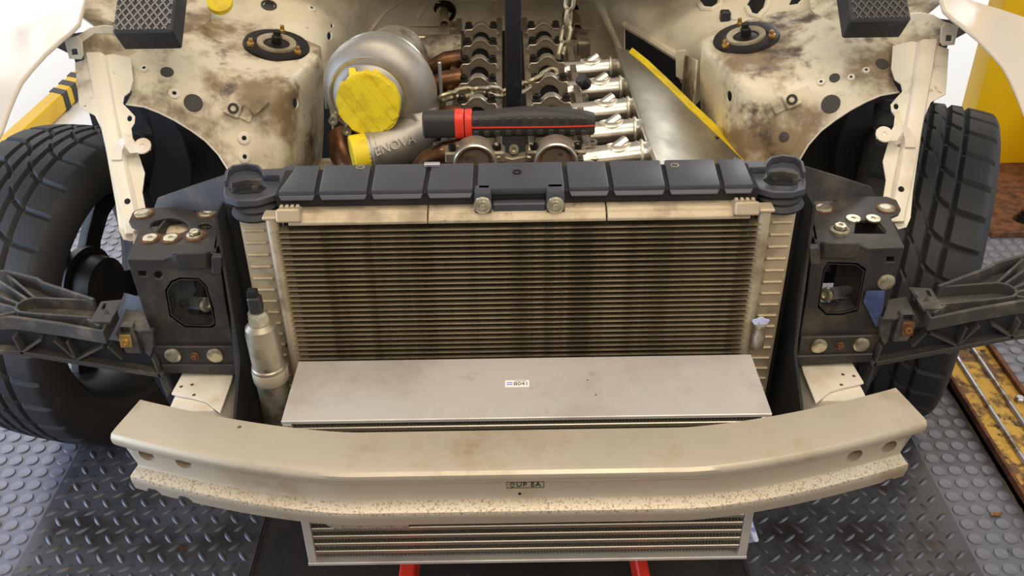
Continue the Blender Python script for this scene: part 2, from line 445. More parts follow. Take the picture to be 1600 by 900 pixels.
# yellow lift column
cx = at(1499, 172, Y=2.89).x
t = thing('lift_column', 'chipped yellow steel lift column standing behind the right tyre', 'lift column', (cx + .15, 2.75, 0))
MB().box((cx + .17, 2.84, 1.35), (.34, .10, 2.7)).build('column', 'yellow_paint', t, bevel=.012, seg=2)
MB().box((cx + .17, 2.66, .010), (.52, .62, .020)).build('base_plate', 'rust', t, bevel=.003)
MB().prism([(cx + .20, 2.79, .02), (cx + .20, 2.52, .02), (cx + .20, 2.79, .30)], (.016, 0, 0)).build('gusset', 'yellow_paint', t, bevel=.002)
for q in ((cx + .03, 2.42), (cx + .27, 2.42)):
    MB().lathe((q[0], q[1], .02), (0, 0, 1), [(.026, 0), (.026, .004), (.017, .004), (.017, .018), (.010, .018), (.010, .03), (0, .03)], 12).build('anchor_bolt', 'bolt_dark', t)

# hazard striped lift arm at the far left
p0 = at(0, 236, Z=.05); p1 = at(124, 122, Z=.05)
d = (p1 - p0).normalized(); sd = V((-d.y, d.x, 0)).normalized()
p0 = p0 - d * .3; p1 = p1 + d * .5
t = thing('lift_arm', 'yellow and black striped lift arm lying behind the left tyre', 'lift arm', (p0 + p1) / 2 - V((0, 0, .05)))
L = (p1 - p0).length
MB().prism([p0 - sd * .03 - V((0, 0, .045)), p0 + sd * .03 - V((0, 0, .045)), p0 + sd * .03 + V((0, 0, .02)), p0 - sd * .03 + V((0, 0, .02))], d * L).build('arm', 'yellow_paint', t, bevel=.006)
for k in range(4):
    q = p0 + d * (L - .50 - .22 + k * .08)
    MB().prism([q - sd * .0315 - V((0, 0, .045)), q + sd * .0315 - V((0, 0, .045)) + d * .03, q + sd * .0315 + V((0, 0, .0215)) + d * .03, q - sd * .0315 + V((0, 0, .0215))], d * .04).build('stripe', 'hazard_black', t)

# red engine crane legs under the intercooler
for (u0, v0, lab) in ((635, 890, 'red crane leg under the left half of the intercooler'), (1007, 884, 'red crane leg under the right half of the intercooler')):
    q = at(u0, v0, Z=.13); dx = .012 if u0 < 800 else -.03
    t = thing('crane_leg', lab, 'crane leg', (q.x, .9, 0), group='red crane legs')
    w = .013 if u0 < 800 else .010
    MB().hexa([V((q.x - w - dx, .25, .07)), V((q.x + w - dx, .25, .07)), V((q.x + w + dx, 1.75, .07)), V((q.x - w + dx, 1.75, .07)),
               V((q.x - w - dx, .25, .13)), V((q.x + w - dx, .25, .13)), V((q.x + w + dx, 1.75, .13)), V((q.x - w + dx, 1.75, .13))]).build('leg_tube', 'red_paint', t, bevel=.003)
    for yy in (.3, 1.7):
        MB().cyl((q.x - .02, yy, .04), (q.x + .02, yy, .04), .035, n=20).build('castor_wheel', 'bolt_dark', t, bevel=.003)

# ================================================================== FASTENERS (shared meshes)
def bolt_meshes():
    B = {}
    B['flat'] = MB().lathe((0, 0, 0), (0, 0, 1), [(.0105, 0), (.0105, .0022), (.0098, .003), (.0035, .003), (.0030, .001), (0, .001)], 22).mesh('washer_bolt', 35)
    m = MB().lathe((0, 0, 0), (0, 0, 1), [(.0115, 0), (.0112, .0025), (.0075, .0035)], 22)
    m.lathe((0, 0, .0035), (0, 0, 1), [(.0068, 0), (.0068, .0045), (.0058, .0055), (.003, .0055), (.003, .004), (0, .004)], 6); B['hex'] = m.mesh('hex_bolt', 35)
    B['disc'] = MB().lathe((0, 0, 0), (0, 0, 1), [(.0125, 0), (.0120, .002), (.009, .0034), (.005, .0030), (0, .0034)], 22).mesh('round_bolt', 45)
    B['ring'] = MB().lathe((0, 0, 0), (0, 0, 1), [(.0150, 0), (.0148, .0012), (.0105, .0012), (.0105, 0)], 24).mesh('washer_ring', 35)
    return B
BM = bolt_meshes()
def bolt(parent, p, n, kind='flat', mat='zinc', sc=1.0, name='bolt', rust=False):
    p, n = S(p), V(n) if SIDE == 1 else V((-n[0], n[1], n[2]))
    key = (kind, mat)
    if key not in BM:
        me = BM[kind].copy(); me.materials.clear(); me.materials.append(MAT[mat]); BM[key] = me
    o = link(name, BM[key], None, parent, frame(p, n) @ Matrix.Scale(sc, 4))
    if rust:
        if ('ring', 'rust') not in BM:
            me = BM['ring'].copy(); me.materials.clear(); me.materials.append(MAT['rust']); BM[('ring', 'rust')] = me
        link('washer', BM[('ring', 'rust')], None, parent, frame(p, n) @ Matrix.Scale(sc, 4))
    return o

# ================================================================== BUMPER BEAM
beam = thing('bumper_beam', 'curved cream aluminium bumper beam with a stepped front across the car', 'bumper beam', (X0, .9, .47))
ZB = .553; YB = .872
def yb(dx): return YB + .43 * max(0, abs(dx) - .21) ** 1.5
prof = [(.078, 0, .520), (.014, 0, .535), (.005, -.0012, .5375), (.001, -.005, .538), (0, -.010, .538), (.0005, -.015, .537), (.0025, -.019, .533), (.006, -.0215, .522), (.0068, -.025, .514),
        (.0074, -.0505, .511), (.0062, -.0525, .512), (-.005, -.0572, .516), (-.009, -.0590, .519), (-.0105, -.0625, .519), (-.010, -.069, .519), (-.008, -.0815, .517), (-.004, -.0845, .516), (.066, -.086, .512), (.078, -.080, .512)]
rings = []
for k in range(73):
    t_ = -1 + 2 * k / 72
    rings.append([V((X0 + t_ * w, yb(t_ * w) + dy, ZB + dz)) for dy, dz, w in prof])
ob = MB().loft(rings).build('beam', 'beam_alu', beam, smooth=28)
ob.data.materials.append(MAT['beam_spot'])
for pf in ob.data.polygons:
    c = pf.center; r_ = c.z - ZB
    if -.061 < r_ < -.052: pf.material_index = 1
cut = MB()
for (u, v) in ((228, 713), (287, 723), (1335, 712), (1390, 700)):
    q = at(u, v, Y=.93 + (.0 if 300 < u < 1300 else .0))
    c = at(u, v, Y=yb(q.x - X0) + .007)
    pts = [(c.x + .0115 * math.cos(a), c.y - .008, c.z + .0098 * math.sin(a)) for a in [2 * math.pi * i / 20 for i in range(20)]]
    cut.prism(pts, (0, .05, 0))
for (u, v) in ((243, 762), (292, 772), (1333, 764), (1384, 748)):
    c = at(u, v, Y=yb(at(u, v, Y=.93).x - X0) + .0)
    cut.cyl(c + V((0, -.03, -.004)), c + V((0, .03, -.004)), .011, n=20)
q = at(374, 667, Z=ZB); cut.cyl(q - V((0, 0, .02)), q + V((0, 0, .02)), .003, n=12)
bool_cut(ob, cut)
zt = ZB - .0325; yt = YB + .0064
c = at(822, 757.5, Y=yt)
mt = frame(c + V((.003, 0, 0)), (0, -1, 0), (1, 0, 0))
text('stamped_lettering', 'UP EA', mt, .0105, 'ink', beam, .0003, spacing=1.15, label='dark stamped lettering reading UP EA')
m = MB()
w_, h_ = .0235, .0050
for a, b in (((-w_, -h_), (w_, -h_)), ((w_, -h_), (w_, h_)), ((w_, h_), (-w_, h_)), ((-w_, h_), (-w_, -h_))):
    pa = c + V((a[0] - .001, -.0002, a[1])); pb = c + V((b[0] - .001, -.0002, b[1])); m.cyl(pa, pb, .00035, n=4)
m.build('stamped_frame', 'ink', beam)
m = MB()
aw = [(-.0190, -.0035), (-.0160, -.0035), (-.0160, .0010), (-.0142, .0010), (-.0175, .0040), (-.0208, .0010), (-.0190, .0010)]
for i in range(len(aw)):
    a, b = aw[i], aw[(i + 1) % len(aw)]; m.cyl(c + V((a[0], -.0002, a[1])), c + V((b[0], -.0002, b[1])), .00035, n=4)
m.build('stamped_arrow', 'ink', beam)
MB().lathe(at(812, 771, Y=yt + .001), (0, -1, 0), [(.002, 0), (.002, .001), (0, .001)], 10).build('rivet', 'bolt_dark', beam)
# lower tab under the left half
g0 = at(513, 822, Y=.90); g1 = at(636, 822, Y=.90)


# ================================================================== INTERCOOLER
ZI = .556
iL = at(440, 655, Z=ZI); iR = at(1208, 650, Z=ZI); iB = at(820, 559, Z=ZI)
yf = (iL.y + iR.y) / 2; ybk = iB.y; xl, xr = iL.x, iR.x
zb_ = .272
ic = thing('intercooler', 'large aluminium bar-and-plate intercooler with bare top plate below the condenser', 'intercooler', ((xl + xr) / 2, (yf + ybk) / 2, zb_))
MB().box(((xl + xr) / 2, (yf + ybk) / 2, ZI - .003), (xr - xl, ybk - yf, .006)).build('top_plate', 'cooler_alu', ic, bevel=.0008)
MB().box(((xl + xr) / 2, (yf + ybk) / 2, zb_ + .003), (xr - xl, ybk - yf, .006)).build('bottom_plate', 'cooler_alu', ic, bevel=.0008)
for sx in (xl + .007, xr - .007):
    MB().box((sx, (yf + ybk) / 2, (ZI + zb_) / 2), (.012, ybk - yf, ZI - zb_ - .012)).build('end_plate', 'cooler_alu', ic, bevel=.0008)
rows = 17; H = ZI - zb_ - .012; pit = H / rows; bar_h = .0074
fw = xr - xl - .030
def zigzag(w, h, d, pitch):
    m = MB(); n = int(w / pitch * 2); P = []
    for i in range(n + 1):
        x = -w / 2 + w * i / n; z = h / 2 if i % 2 else -h / 2
        P += [(x, 0, z), (x, d, z)]
    return m.add(P, [(2 * i, 2 * i + 2, 2 * i + 3, 2 * i + 1) for i in range(n)])
fm = zigzag(fw, pit - bar_h, .03, .0048).mesh('fin_strip', 0)
bmh = MB().box((0, 0, 0), (xr - xl - .026, ybk - yf - .004, bar_h)).mesh('bar', 0, bevel=.001)
for k in range(rows):
    zc = ZI - .006 - pit * k
    link('fin_strip', fm, 'cooler_fin', ic, Matrix.Translation(((xl + xr) / 2, yf + .004, zc - (pit - bar_h) / 2)))
    if k < rows - 1: link('bar', bmh, 'cooler_bar', ic, Matrix.Translation(((xl + xr) / 2, (yf + ybk) / 2, zc - pit + bar_h / 2)))
g0 = at(513, 822, Y=yf); g1 = at(636, 822, Y=yf)
MB().prism([(g0.x, yf - .003, .374), (g1.x, yf - .003, .376), (g1.x + .003, yf - .003, .358), (g1.x + .002, yf - .003, .352), (g0.x + .008, yf - .003, .353), (g0.x - .002, yf - .003, .362)], (0, .003, 0)).build('repair_plate', 'beam_spot', ic, bevel=.0006, label='small scuffed plate on the front of the core')
sp = at(808, 599.5, Z=ZI)
st = MB().box((sp.x, sp.y, ZI + .0002), (.0335, .0145, .0004)).build('sticker', 'sticker', ic, label='small white printed sticker')
text('printed_code', '8041', frame((sp.x + .0055, sp.y - .001, ZI + .0005), (0, 0, 1), (1, 0, 0)), .0105, 'ink', st, .00005)
for k in range(2): MB().box((sp.x - .0105, sp.y + .002 - .004 * k, ZI + .0005), (.008, .002, .0001)).build('blue_print', 'blue_ink', st)
MB().box((sp.x + .005, sp.y + .005, ZI + .0005), (.016, .0008, .0001)).build('fine_print', 'ink', st)
for k, (u, v) in enumerate(((918, 594), (931, 617))): MB().box(at(u, v, Z=ZI + .0002), (.002, .0016, .0004)).build('speck', 'ink', ic)
# wires at the right lower end
q = at(1168, 832, Y=.99)
tag(MB().tube([q + V((0, .02, .02)), q + V((.006, 0, .006)), q + V((.010, -.01, -.004)), q + V((.004, .0, -.016)), q + V((.014, .01, -.022))], .005, 8).build('blue_rag_end', 'blue_tape'),
    'pale blue scrap hanging at the right lower end of the intercooler', 'rag')

# ================================================================== CONDENSER
YC = 1.13
cT = at(428, 351, Y=YC); cR = at(1192, 341, Y=YC)
cxl, cxr = cT.x, cR.x; zc0 = .5 * (cT.z + cR.z)
cd = thing('condenser', 'wide air-conditioning condenser with dusty dark fins and pale tubes', 'condenser', ((cxl + cxr) / 2, YC, .42))
cw = cxr - cxl - .016; pitc = .00865; ncr = 38
cfm = zigzag(cw - .02, pitc - .0016, .008, .0026).mesh('fin_strip', 0)
ctm = MB().box((0, 0, 0), (cw + .012, .018, .0013)).mesh('tube', 0)
for k in range(ncr):
    z = zc0 - .001 - k * pitc
    link('fin_strip', cfm, 'cond_fin', cd, Matrix.Translation(((cxl + cxr) / 2, YC - .001, z - pitc / 2)))
    link('tube', ctm, 'cond_tube', cd, Matrix.Translation(((cxl + cxr) / 2, YC + .006, z - pitc)))
for sx in (cxl - .003, cxr + .003):
    MB().lathe((sx, YC + .006, zc0 + .012), (0, 0, -1), [(0, -.001), (.0075, 0), (.0085, .003), (.0085, .36), (0, .362)], 16).build('header_tube', 'tank_alu', cd)
    MB().box((sx, YC + .006, zc0 + .012), (.022, .022, .006)).build('header_cap', 'tank_alu', cd, bevel=.002)
# top plate in three lengths
zt_ = at(800, 323, Y=YC + .03).z
for u0, u1 in ((450, 667), (669, 947), (949, 1172)):
    xa = at(u0, 340, Y=YC).x; xb = at(u1, 335, Y=YC).x
    poly = [(YC - .004, zc0 + .0005), (YC - .004, zc0 + .005), (YC - .0015, zc0 + .0055), (YC + .002, zc0 + .0105), (YC + .009, zc0 + .0118), (YC + .010, zc0 + .0145), (YC + .05, zc0 + .015), (YC + .05, zc0 + .0005)]
    MB().prism([(xa, y, z) for y, z in poly], (xb - xa, 0, 0)).build('top_rail', 'tank_alu', cd, bevel=.0008)
for (ua, ub, sg) in ((430, 467, 1), (1148, 1186, -1)):
    xa, xb = at(ua, 335, Y=YC - .01).x, at(ub, 335, Y=YC - .01).x
    MB().box(((xa + xb) / 2, YC + .004, zc0 + .014), (xb - xa, .03, .018), Matrix.Rotation(R(-20), 3, 'X')).build('end_clip', 'tank_alu', cd, bevel=.002)
    for k in range(4):
        MB().box((xa + (xb - xa) * (.15 + .23 * k), YC + .010, zc0 + .021), (.005, .006, .008)).build('clip_tooth', 'tank_alu', cd, bevel=.001)
# little valve with blue cap on the right header
q = at(1187, 515, Y=YC - .012)
MB().lathe(q - V((0, 0, .03)), (0, 0, 1), [(.009, 0), (.009, .02), (.007, .024), (.007, .034), (.0085, .036), (.0085, .04), (0, .041)], 12).build('service_valve', 'drier_alu', cd)
q = at(1189, 504, Y=YC - .014)
MB().sheet([(q.x + .012 * math.cos(a) * (1 + .12 * math.sin(5 * a)), q.z + .007 * math.sin(a) * (1 + .2 * math.cos(4 * a))) for a in [i * math.pi / 10 for i in range(20)]], [], lambda x, z: V((x, q.y + 12 * (x - q.x) ** 2, z)), .003, .004).build('valve_tape', 'blue_tape', cd, label='scrap of pale blue tape over the valve')

# ================================================================== RADIATOR (behind the condenser)
rad = thing('radiator', 'radiator with ribbed grey end tanks behind the condenser', 'radiator', ((cxl + cxr) / 2, 1.19, .40))
MB().box(((cxl + cxr) / 2, 1.192, .575), (cxr - cxl, .030, .35)).build('core', 'cond_fin', rad)
for sg in (-1, 1):
    xo = at(372, 345, Y=1.15).x if sg < 0 else at(1245, 338, Y=1.15).x
    xi = cxl - .005 if sg < 0 else cxr + .005
    zt2 = at(380, 342, Y=1.15).z
    a, b = min(xo, xi), max(xo, xi)
    MB().box(((a + b) / 2, 1.175, zt2 - .185), (b - a, .05, .37)).build('end_tank', 'tank_alu', rad, bevel=.006, seg=2)
    rb = MB().box((0, 0, 0), ((b - a) * .62, .006, .0045)).mesh('tank_rib', 35, bevel=.0015)
    for k in range(18):
        link('tank_rib', rb, 'tank_alu', rad, Matrix.Translation(((a + b) / 2 - sg * -.004, 1.1495, zt2 - .018 - k * .0195)))
    MB().lathe(((a + b) / 2 , 1.17, zt2), (0, 0, 1), [(.034, 0), (.036, .004), (.030, .010), (.031, .014), (.022, .018), (0, .018)], 20).build('mount_rubber', 'rubber', rad)

# ================================================================== RECEIVER DRIER
p0 = at(441, 668, Y=1.075); p1 = at(404, 497, Y=1.075)
dr = thing('receiver_drier', 'grey aluminium receiver drier canister with brass cap beside the condenser', 'canister', p0 - V((0, 0, .1)))
ax = (p1 - p0).normalized(); L = (p1 - p0).length
MB().lathe(p0 - ax * .12, ax, [(0, 0), (.020, .002), (.0225, .01), (.0225, .12 + L * .45)], 28).build('canister', 'drier_alu', dr)
MB().lathe(p0, ax, [(.0225, L * .45), (.0242, L * .46), (.0242, L * .59), (.0225, L * .6), (.0225, L * .88), (.021, L * .93), (.015, L * .96), (0, L * .96)], 28).build('canister_top', 'drier_alu', dr)
MB().lathe(p0, ax, [(.0245, L * .47), (.0252, L * .48), (.0252, L * .56), (.0245, L * .57)], 28).build('clamp_band', 'tank_alu', dr)
MB().lathe(p0, ax, [(.0155, L * .96), (.0155, L * .96 + .014), (.0135, L * .96 + .017), (.0125, L * .96 + .020), (0, L * .96 + .020)], 6).build('hex_cap', 'zinc', dr)
q = p0 + ax * (L * .96 + .020)
m = MB().box(q + ax * .012, (.018, .016, .026)); m.build('connector', 'black_plastic', dr, bevel=.003)
MB().box(q + ax * .028 + V((-.001, 0, 0)), (.013, .012, .012)).build('connector_socket', 'dark_void', dr, bevel=.001)

# ================================================================== UPPER CORE SUPPORT
ZS = .805
cs = thing('core_support', 'black plastic radiator support panel with raised ribs across the front', 'support panel', (X0, 1.18, .76))
yF = at(800, 294, Z=ZS).y; yBk = at(800, 253, Z=ZS).y
xa = at(432, 290, Z=ZS).x; xb = at(1186, 284, Z=ZS).x
bodyp = [(yBk - .002, ZS - .006), (yF + .003, ZS - .006), (yF + .004, ZS - .034), (yBk - .002, ZS - .034)]
MB().prism([(xa, y, z) for y, z in bodyp], (xb - xa, 0, 0)).build('body', 'liner', cs, bevel=.001)  # near-black body colour stands in for the shaded gap under the lips
cuts = [(440, 433), (504, 496), (584, 577), (671, 664), (744, 742), (881, 886), (949, 956), (1036, 1044), (1121, 1131), (1190, 1184)]
for i in range(9):
    (ta, ba), (tb, bb) = cuts[i], cuts[i + 1]
    g = 3.2
    bk = 254 if i != 3 else 256
    la = [at(ta + g, bk, Z=ZS), at(tb - g, bk, Z=ZS), at(bb - g, 294, Z=ZS), at(ba + g, 294, Z=ZS)]
    for q, yy in zip(la, (yBk, yBk, yF, yF)): q.y = yy
    if i in (0, 8):
        k0 = 0 if i == 0 else 1; la[k0] = la[k0] + V((0.02 if i == 0 else -.02, -.012 * 0, 0))
    MB().prism([q - V((0, 0, .010)) for q in la], (0, 0, .010)).build('panel', 'core_plastic', cs, bevel=.0028, seg=2)
    fa = la[3].x; fb = la[2].x
    if i != 4:
        MB().hexa([V((fa + .003, yF - .004, ZS - .0125)), V((fb - .003, yF - .004, ZS - .0125)), V((fb - .003, yF + .006, ZS - .0125)), V((fa + .003, yF + .006, ZS - .0125)),
                   V((fa, yF - .001, ZS - .0060)), V((fb, yF - .001, ZS - .0060)), V((fb, yF + .006, ZS - .0060)), V((fa, yF + .006, ZS - .0060))]).build('front_lip', 'core_plastic', cs, bevel=.0012)
# back flange tabs and slots
for (u, v) in ((563, 262), (1054, 259), (808, 269)):
    MB().lathe(at(u, v, Z=ZS + .0003), (0, 0, 1), [(.0065, 0), (.0065, .0012), (.0045, .0012), (.004, -.002), (0, -.002)], 14).build('slot_grommet', 'bolt_dark' if u == 808 else 'zinc', cs)
# two descending lugs with bolts
for (u0, u1, ub) in ((741, 769, 754), (853, 883, 868)):
    qa = at(u0, 330, Y=yF - .014).x; qb = at(u1, 330, Y=yF - .014).x
    zlo = at(ub, 333, Y=yF - .016).z
    MB().hexa([V((qa, yF - .016, zlo)), V((qb, yF - .016, zlo)), V((qb, yF + .01, zlo)), V((qa, yF + .01, zlo)),
               V((qa + .001, yF - .010, ZS)), V((qb - .001, yF - .010, ZS)), V((qb - .001, yF + .012, ZS)), V((qa + .001, yF + .012, ZS))]).build('lug', 'core_plastic', cs, bevel=.003, seg=2)
    bolt(cs, at(ub, 320.5, Y=yF - .0165), (0, -1, .08), 'disc', 'zinc', .98)
    bolt(cs, at(ub, 320.5, Y=yF - .0195), (0, -1, .08), 'hex', 'zinc', .55)
qa = at(769, 300, Y=yF).x; qb = at(853, 300, Y=yF).x
MB().box(((qa + qb) / 2, yF - .006, ZS - .024), (qb - qa, .012, .014)).build('lower_bridge', 'core_plastic', cs, bevel=.002)
# end lugs
for SIDE in (1, -1):
    c = at(388, 289, Z=ZS)
    poly = [(350, 307), (349, 296), (355, 272), (372, 265), (400, 264), (440, 262), (462, 254), (470, 294), (438, 300), (420, 306), (400, 312), (370, 313)]
    MB().sheet(poly, [], lambda u, v: at(u, v, Z=ZS - .010), .012).build('end_lug', 'core_plastic', cs, bevel=.002)
    arc = [at(u, v, Z=ZS - .010) for u, v in ((353, 292), (356, 276), (366, 268), (385, 265), (404, 268), (412, 276), (414, 282), (437, 282))]
    MB().strip(arc, .010, .004).build('rim_wall', 'core_plastic', cs, bevel=.001)
    MB().prism([at(u, v, Z=ZS - .0102) for u, v in ((358, 296), (372, 287), (402, 285), (416, 294), (405, 302), (372, 304))], (0, 0, .0014)).build('recess', 'dark_void', cs)
    a, b = at(362, 294, Z=ZS - .004), at(410, 289, Z=ZS - .004)
    MB().strip([a, (a + b) / 2 + V((0, .003, .002)), b], .009, .006).build('clip', 'black_steel', cs, bevel=.001)
    for u, v in ((367, 299), (399, 296)): MB().lathe(at(u, v, Z=ZS - .009), (0, 0, 1), [(.005, 0), (.005, .006), (0, .007)], 10).build('clip_knob', 'black_steel', cs)
    MB().prism([at(u, v, Z=ZS - .012) for u, v in ((352, 308), (372, 314), (400, 313), (432, 302), (432, 298), (352, 300))], (0, 0, -.012)).build('lug_skirt', 'black_plastic', cs, bevel=.002)
SIDE = 1
# small clip on the back edge
q = at(675, 257, Z=ZS + .002); MB().box(q, (.022, .008, .005)).build('edge_clip', 'worn_steel', cs, bevel=.001)

# ================================================================== SIDE BRACKETS
ZK = .70
def side_bracket(side):
    global SIDE
    SIDE = side
    lab = 'black steel radiator side bracket with ' + ('an oval' if side == 1 else 'a square') + ' hole in its top plate'
    yk = at(230, 404, Z=ZK).y
    t = thing('side_bracket', lab, 'bracket', (at(280, 400, Z=ZK).x, 1.2, .5), group='radiator side brackets')
    top = [(201, 345), (207, 331), (222, 325), (290, 322), (347, 322), (354, 348), (345, 380), (332, 394), (270, 395), (257, 405), (198, 405), (218, 357), (205, 352)]
    holes = [ell(265, 353, 30, 13, 24), ell(321, 353, 11, 5, 14)] if side == 1 else [[(238, 362), (272, 360), (276, 381), (228, 383), (226, 379)]]
    MB().sheet(top, holes, lambda u, v: at(u, v, Z=ZK), .006).build('top_plate', 'black_steel', t, bevel=.0012, smooth=30)
    pl = (at(230, 404, Z=ZK), V((0, -1, 0)))
    front = [(198, 406), (257, 406), (270, 396), (332, 395), (343, 402), (352, 470), (365, 538), (241, 538), (222, 480)]
    fh = [[(262, 455), (270, 442), (283, 437), (310, 438), (320, 448), (330, 482), (334, 505), (328, 509), (290, 508), (268, 492)]]
    if side == 1: fh += [[(215, 424), (228, 424), (229, 432), (217, 432)], ell(247, 430, 6.5, 6, 14)]
    else: fh = [[(263, 440), (275, 431), (318, 428), (324, 440), (333, 492), (322, 504), (300, 505), (276, 500)]] + [[(214, 420), (226, 420), (227, 428), (215, 428)]]
    MB().sheet(front, fh, lambda u, v: on(u, v, pl), .006).build('front_plate', 'black_steel', t, bevel=.0012, smooth=30)
    # hole lip
    lp = [on(u, v, pl) for u, v in fh[0]]; cc = sum(lp, V((0, 0, 0))) / len(lp)
    m = MB(); n = len(lp)
    m.loft([[q for q in (lp[i % n], lp[i % n] + V((0, .028, 0)), lp[i % n] + (lp[i % n] - cc).normalized() * .004 + V((0, .028, 0)), lp[i % n] + (lp[i % n] - cc).normalized() * .004)] for i in range(n)], closed=True)
    m.build('hole_lip', 'black_steel', t)
    # inner wall and outer wall of the box
    a = at(347, 322, Z=ZK); b = at(340, 396, Z=ZK)
    w2 = on(362, 538, pl)
    MB().prism([a, V((b.x, yk, ZK)), w2 + V((0, .002, 0)), V((w2.x + .012, a.y, w2.z - .02))], (-.005, 0, 0)).build('inner_wall', 'black_steel', t, bevel=.001)
    a = at(222, 328, Z=ZK); b = at(198, 405, Z=ZK); w3 = on(241, 538, pl)
    MB().prism([V((b.x + .004, yk + .003, ZK - .003)), V((b.x + .02, a.y, ZK - .003)), V((w3.x + .02, a.y, w3.z)), V((w3.x + .004, yk + .003, w3.z))], (.004, 0, 0)).build('outer_wall', 'black_steel', t)
    MB().prism([V((b.x + .03, a.y + .03, ZK - .05)), V((w2.x, a.y + .03, ZK - .05)), V((w2.x, a.y + .03, w2.z)), V((b.x + .03, a.y + .03, w2.z))], (0, .005, 0)).build('rear_wall', 'liner', t)
    # pressed box on the front
    pb = (pl[0] + V((0, -.012, 0)), pl[1])
    q = [on(u, v, pb) for u, v in ((274, 397), (320, 395), (322, 418), (276, 420))]
    q2 = [on(u, v, pl) for u, v in ((258, 405), (331, 395), (336, 422), (274, 424))]
    MB().loft([[x + V((0, .004, 0)) for x in q2], q]).build('pressed_box', 'black_steel', t, bevel=.001)
    q = [on(u, v, pb) for u, v in ((330, 402), (346, 402), (346, 428), (331, 428))]
    MB().prism(q, (0, .012, 0)).build('side_tab', 'black_steel', t, bevel=.001)
    # bottom flange
    p2 = (pl[0] + V((0, -.006, 0)), V((0, -1, .25)).normalized())
    fz = [on(u, v, pl) for u, v in ((240, 538), (365, 538), (371, 566), (254, 567))]
    MB().prism([x + V((0, -.006, 0)) for x in fz], (0, .016, 0)).build('bottom_flange', 'black_steel', t, bevel=.0015)
    fz2 = [on(u, v, pl) + V((0, -.010, 0)) for u, v in ((254, 564), (374, 564), (371, 580), (258, 577))]
    MB().prism(fz2, (0, .03, 0)).build('flange_lip', 'black_steel', t, bevel=.0015)
    for u, v in ((272, 551), (338, 551)):
        bolt(t, on(u, v, pl) + V((0, -.0065, 0)), (0, -1, .0), 'disc', 'zinc', 1.02)
    bolt(t, on(306, 552, pl) + V((0, -.0065, 0)), (0, -1, 0), 'hex', 'rust', .62, name='weld_nut')
    up = V((0, 0, 1))
    if side == 1:
        for u, v, k, s_ in ((224, 334, 'disc', 1.1), (325, 333, 'disc', 1.1), (235, 373, 'flat', 1.02), (267, 373, 'flat', 1.02), (305, 369, 'hex', 1.1)):
            bolt(t, at(u, v, Z=ZK), up, k, 'zinc', s_, rust=True)
    else:
        for u, v, k, s_, ru in ((1287, 326, 'disc', 1.05, 1), (1385, 326, 'disc', 1.05, 1), (1333, 343, 'flat', 1.05, 0), (1364, 343, 'flat', 1.05, 0), (1312, 361, 'hex', 1.25, 0)):
            bolt(t, mir(at(u, v, Z=ZK)), up, k, 'zinc', s_, rust=bool(ru))
        pm = (mir(pl[0]), pl[1]); bolt(t, mir(on(1384, 440, pm)) + V((0, -.001, 0)), (0, -1, 0), 'disc', 'zinc', 1.05)
        MB().sheet([(232, 470), (245, 467), (262, 470), (266, 486), (256, 508), (250, 522), (243, 520), (238, 500)][::-1], [], lambda u, v: on(u, v, pl) + V((0, -.004 - .006 * math.sin((u - 230) / 11), 0)), .003, 6).build('blue_wrap', 'blue_wrap', t, label='torn blue plastic wrap')
    # pale canister seen through the oval hole
    if side == 1:
        c = at(265, 356, Z=ZK - .02)
        MB().cyl(c + V((-.05, -.01, -.02)), c + V((.05, .0, -.015)), .022, n=20).build('inner_sleeve', 'tank_alu', t)
    c = on(312, 493, pl) + V((0, .03, 0))
    MB().cyl(c + V((-.05, .05, -.03)), c, .010, n=14).build('inner_rod', 'worn_steel', t)
    MB().lathe(c, V((.6, -.7, .2)), [(.004, 0), (.011, .001), (.011, .006), (.006, .007), (.006, .004), (0, .004)], 14).build('inner_rod_end', 'zinc', t)
    # black air guide between bracket and radiator
    a = at(356, 345, Y=1.2); b = at(380, 350, Y=1.17)
    xg = at(395, 480, Y=1.12).x
    g = thing('air_guide', 'black air guide panel between radiator and ' + ('left' if side == 1 else 'right') + ' side bracket', 'air guide', (xg, 1.15, .42), group='radiator air guides')
    MB().sheet([(348, 318), (372, 330), (392, 450), (425, 660), (380, 660), (368, 560), (352, 460), (344, 395)], [], lambda u, v: at(u, v, Y=1.215 - .00012 * (v - 318)), .004).build('guide_panel', 'liner', g)
    MB().prism([V((xg - .03, 1.02, .40)), V((xg - .03, 1.21, .40)), V((xg - .045, 1.21, .76)), V((xg - .045, 1.17, .76)), V((xg - .03, 1.10, .56)), V((xg - .03, 1.02, .50))], (.004, 0, 0)).build('guide_wall', 'liner', g)
    # triangular wing behind
    w = thing('support_wing', 'thin dark triangular wing plate behind the ' + ('left' if side == 1 else 'right') + ' side bracket', 'plate', (at(300, 310, Y=1.3).x, 1.3, .7), group='triangular wing plates')
    MB().sheet([(246, 309), (300, 290), (352, 273), (356, 300), (352, 330), (238, 330)], [], lambda u, v: at(u, v, Y=1.33 - .0006 * (u - 240)), .004).build('wing_plate', 'black_steel', w, bevel=.001)
    SIDE = 1
for s_ in (1, -1): side_bracket(s_)

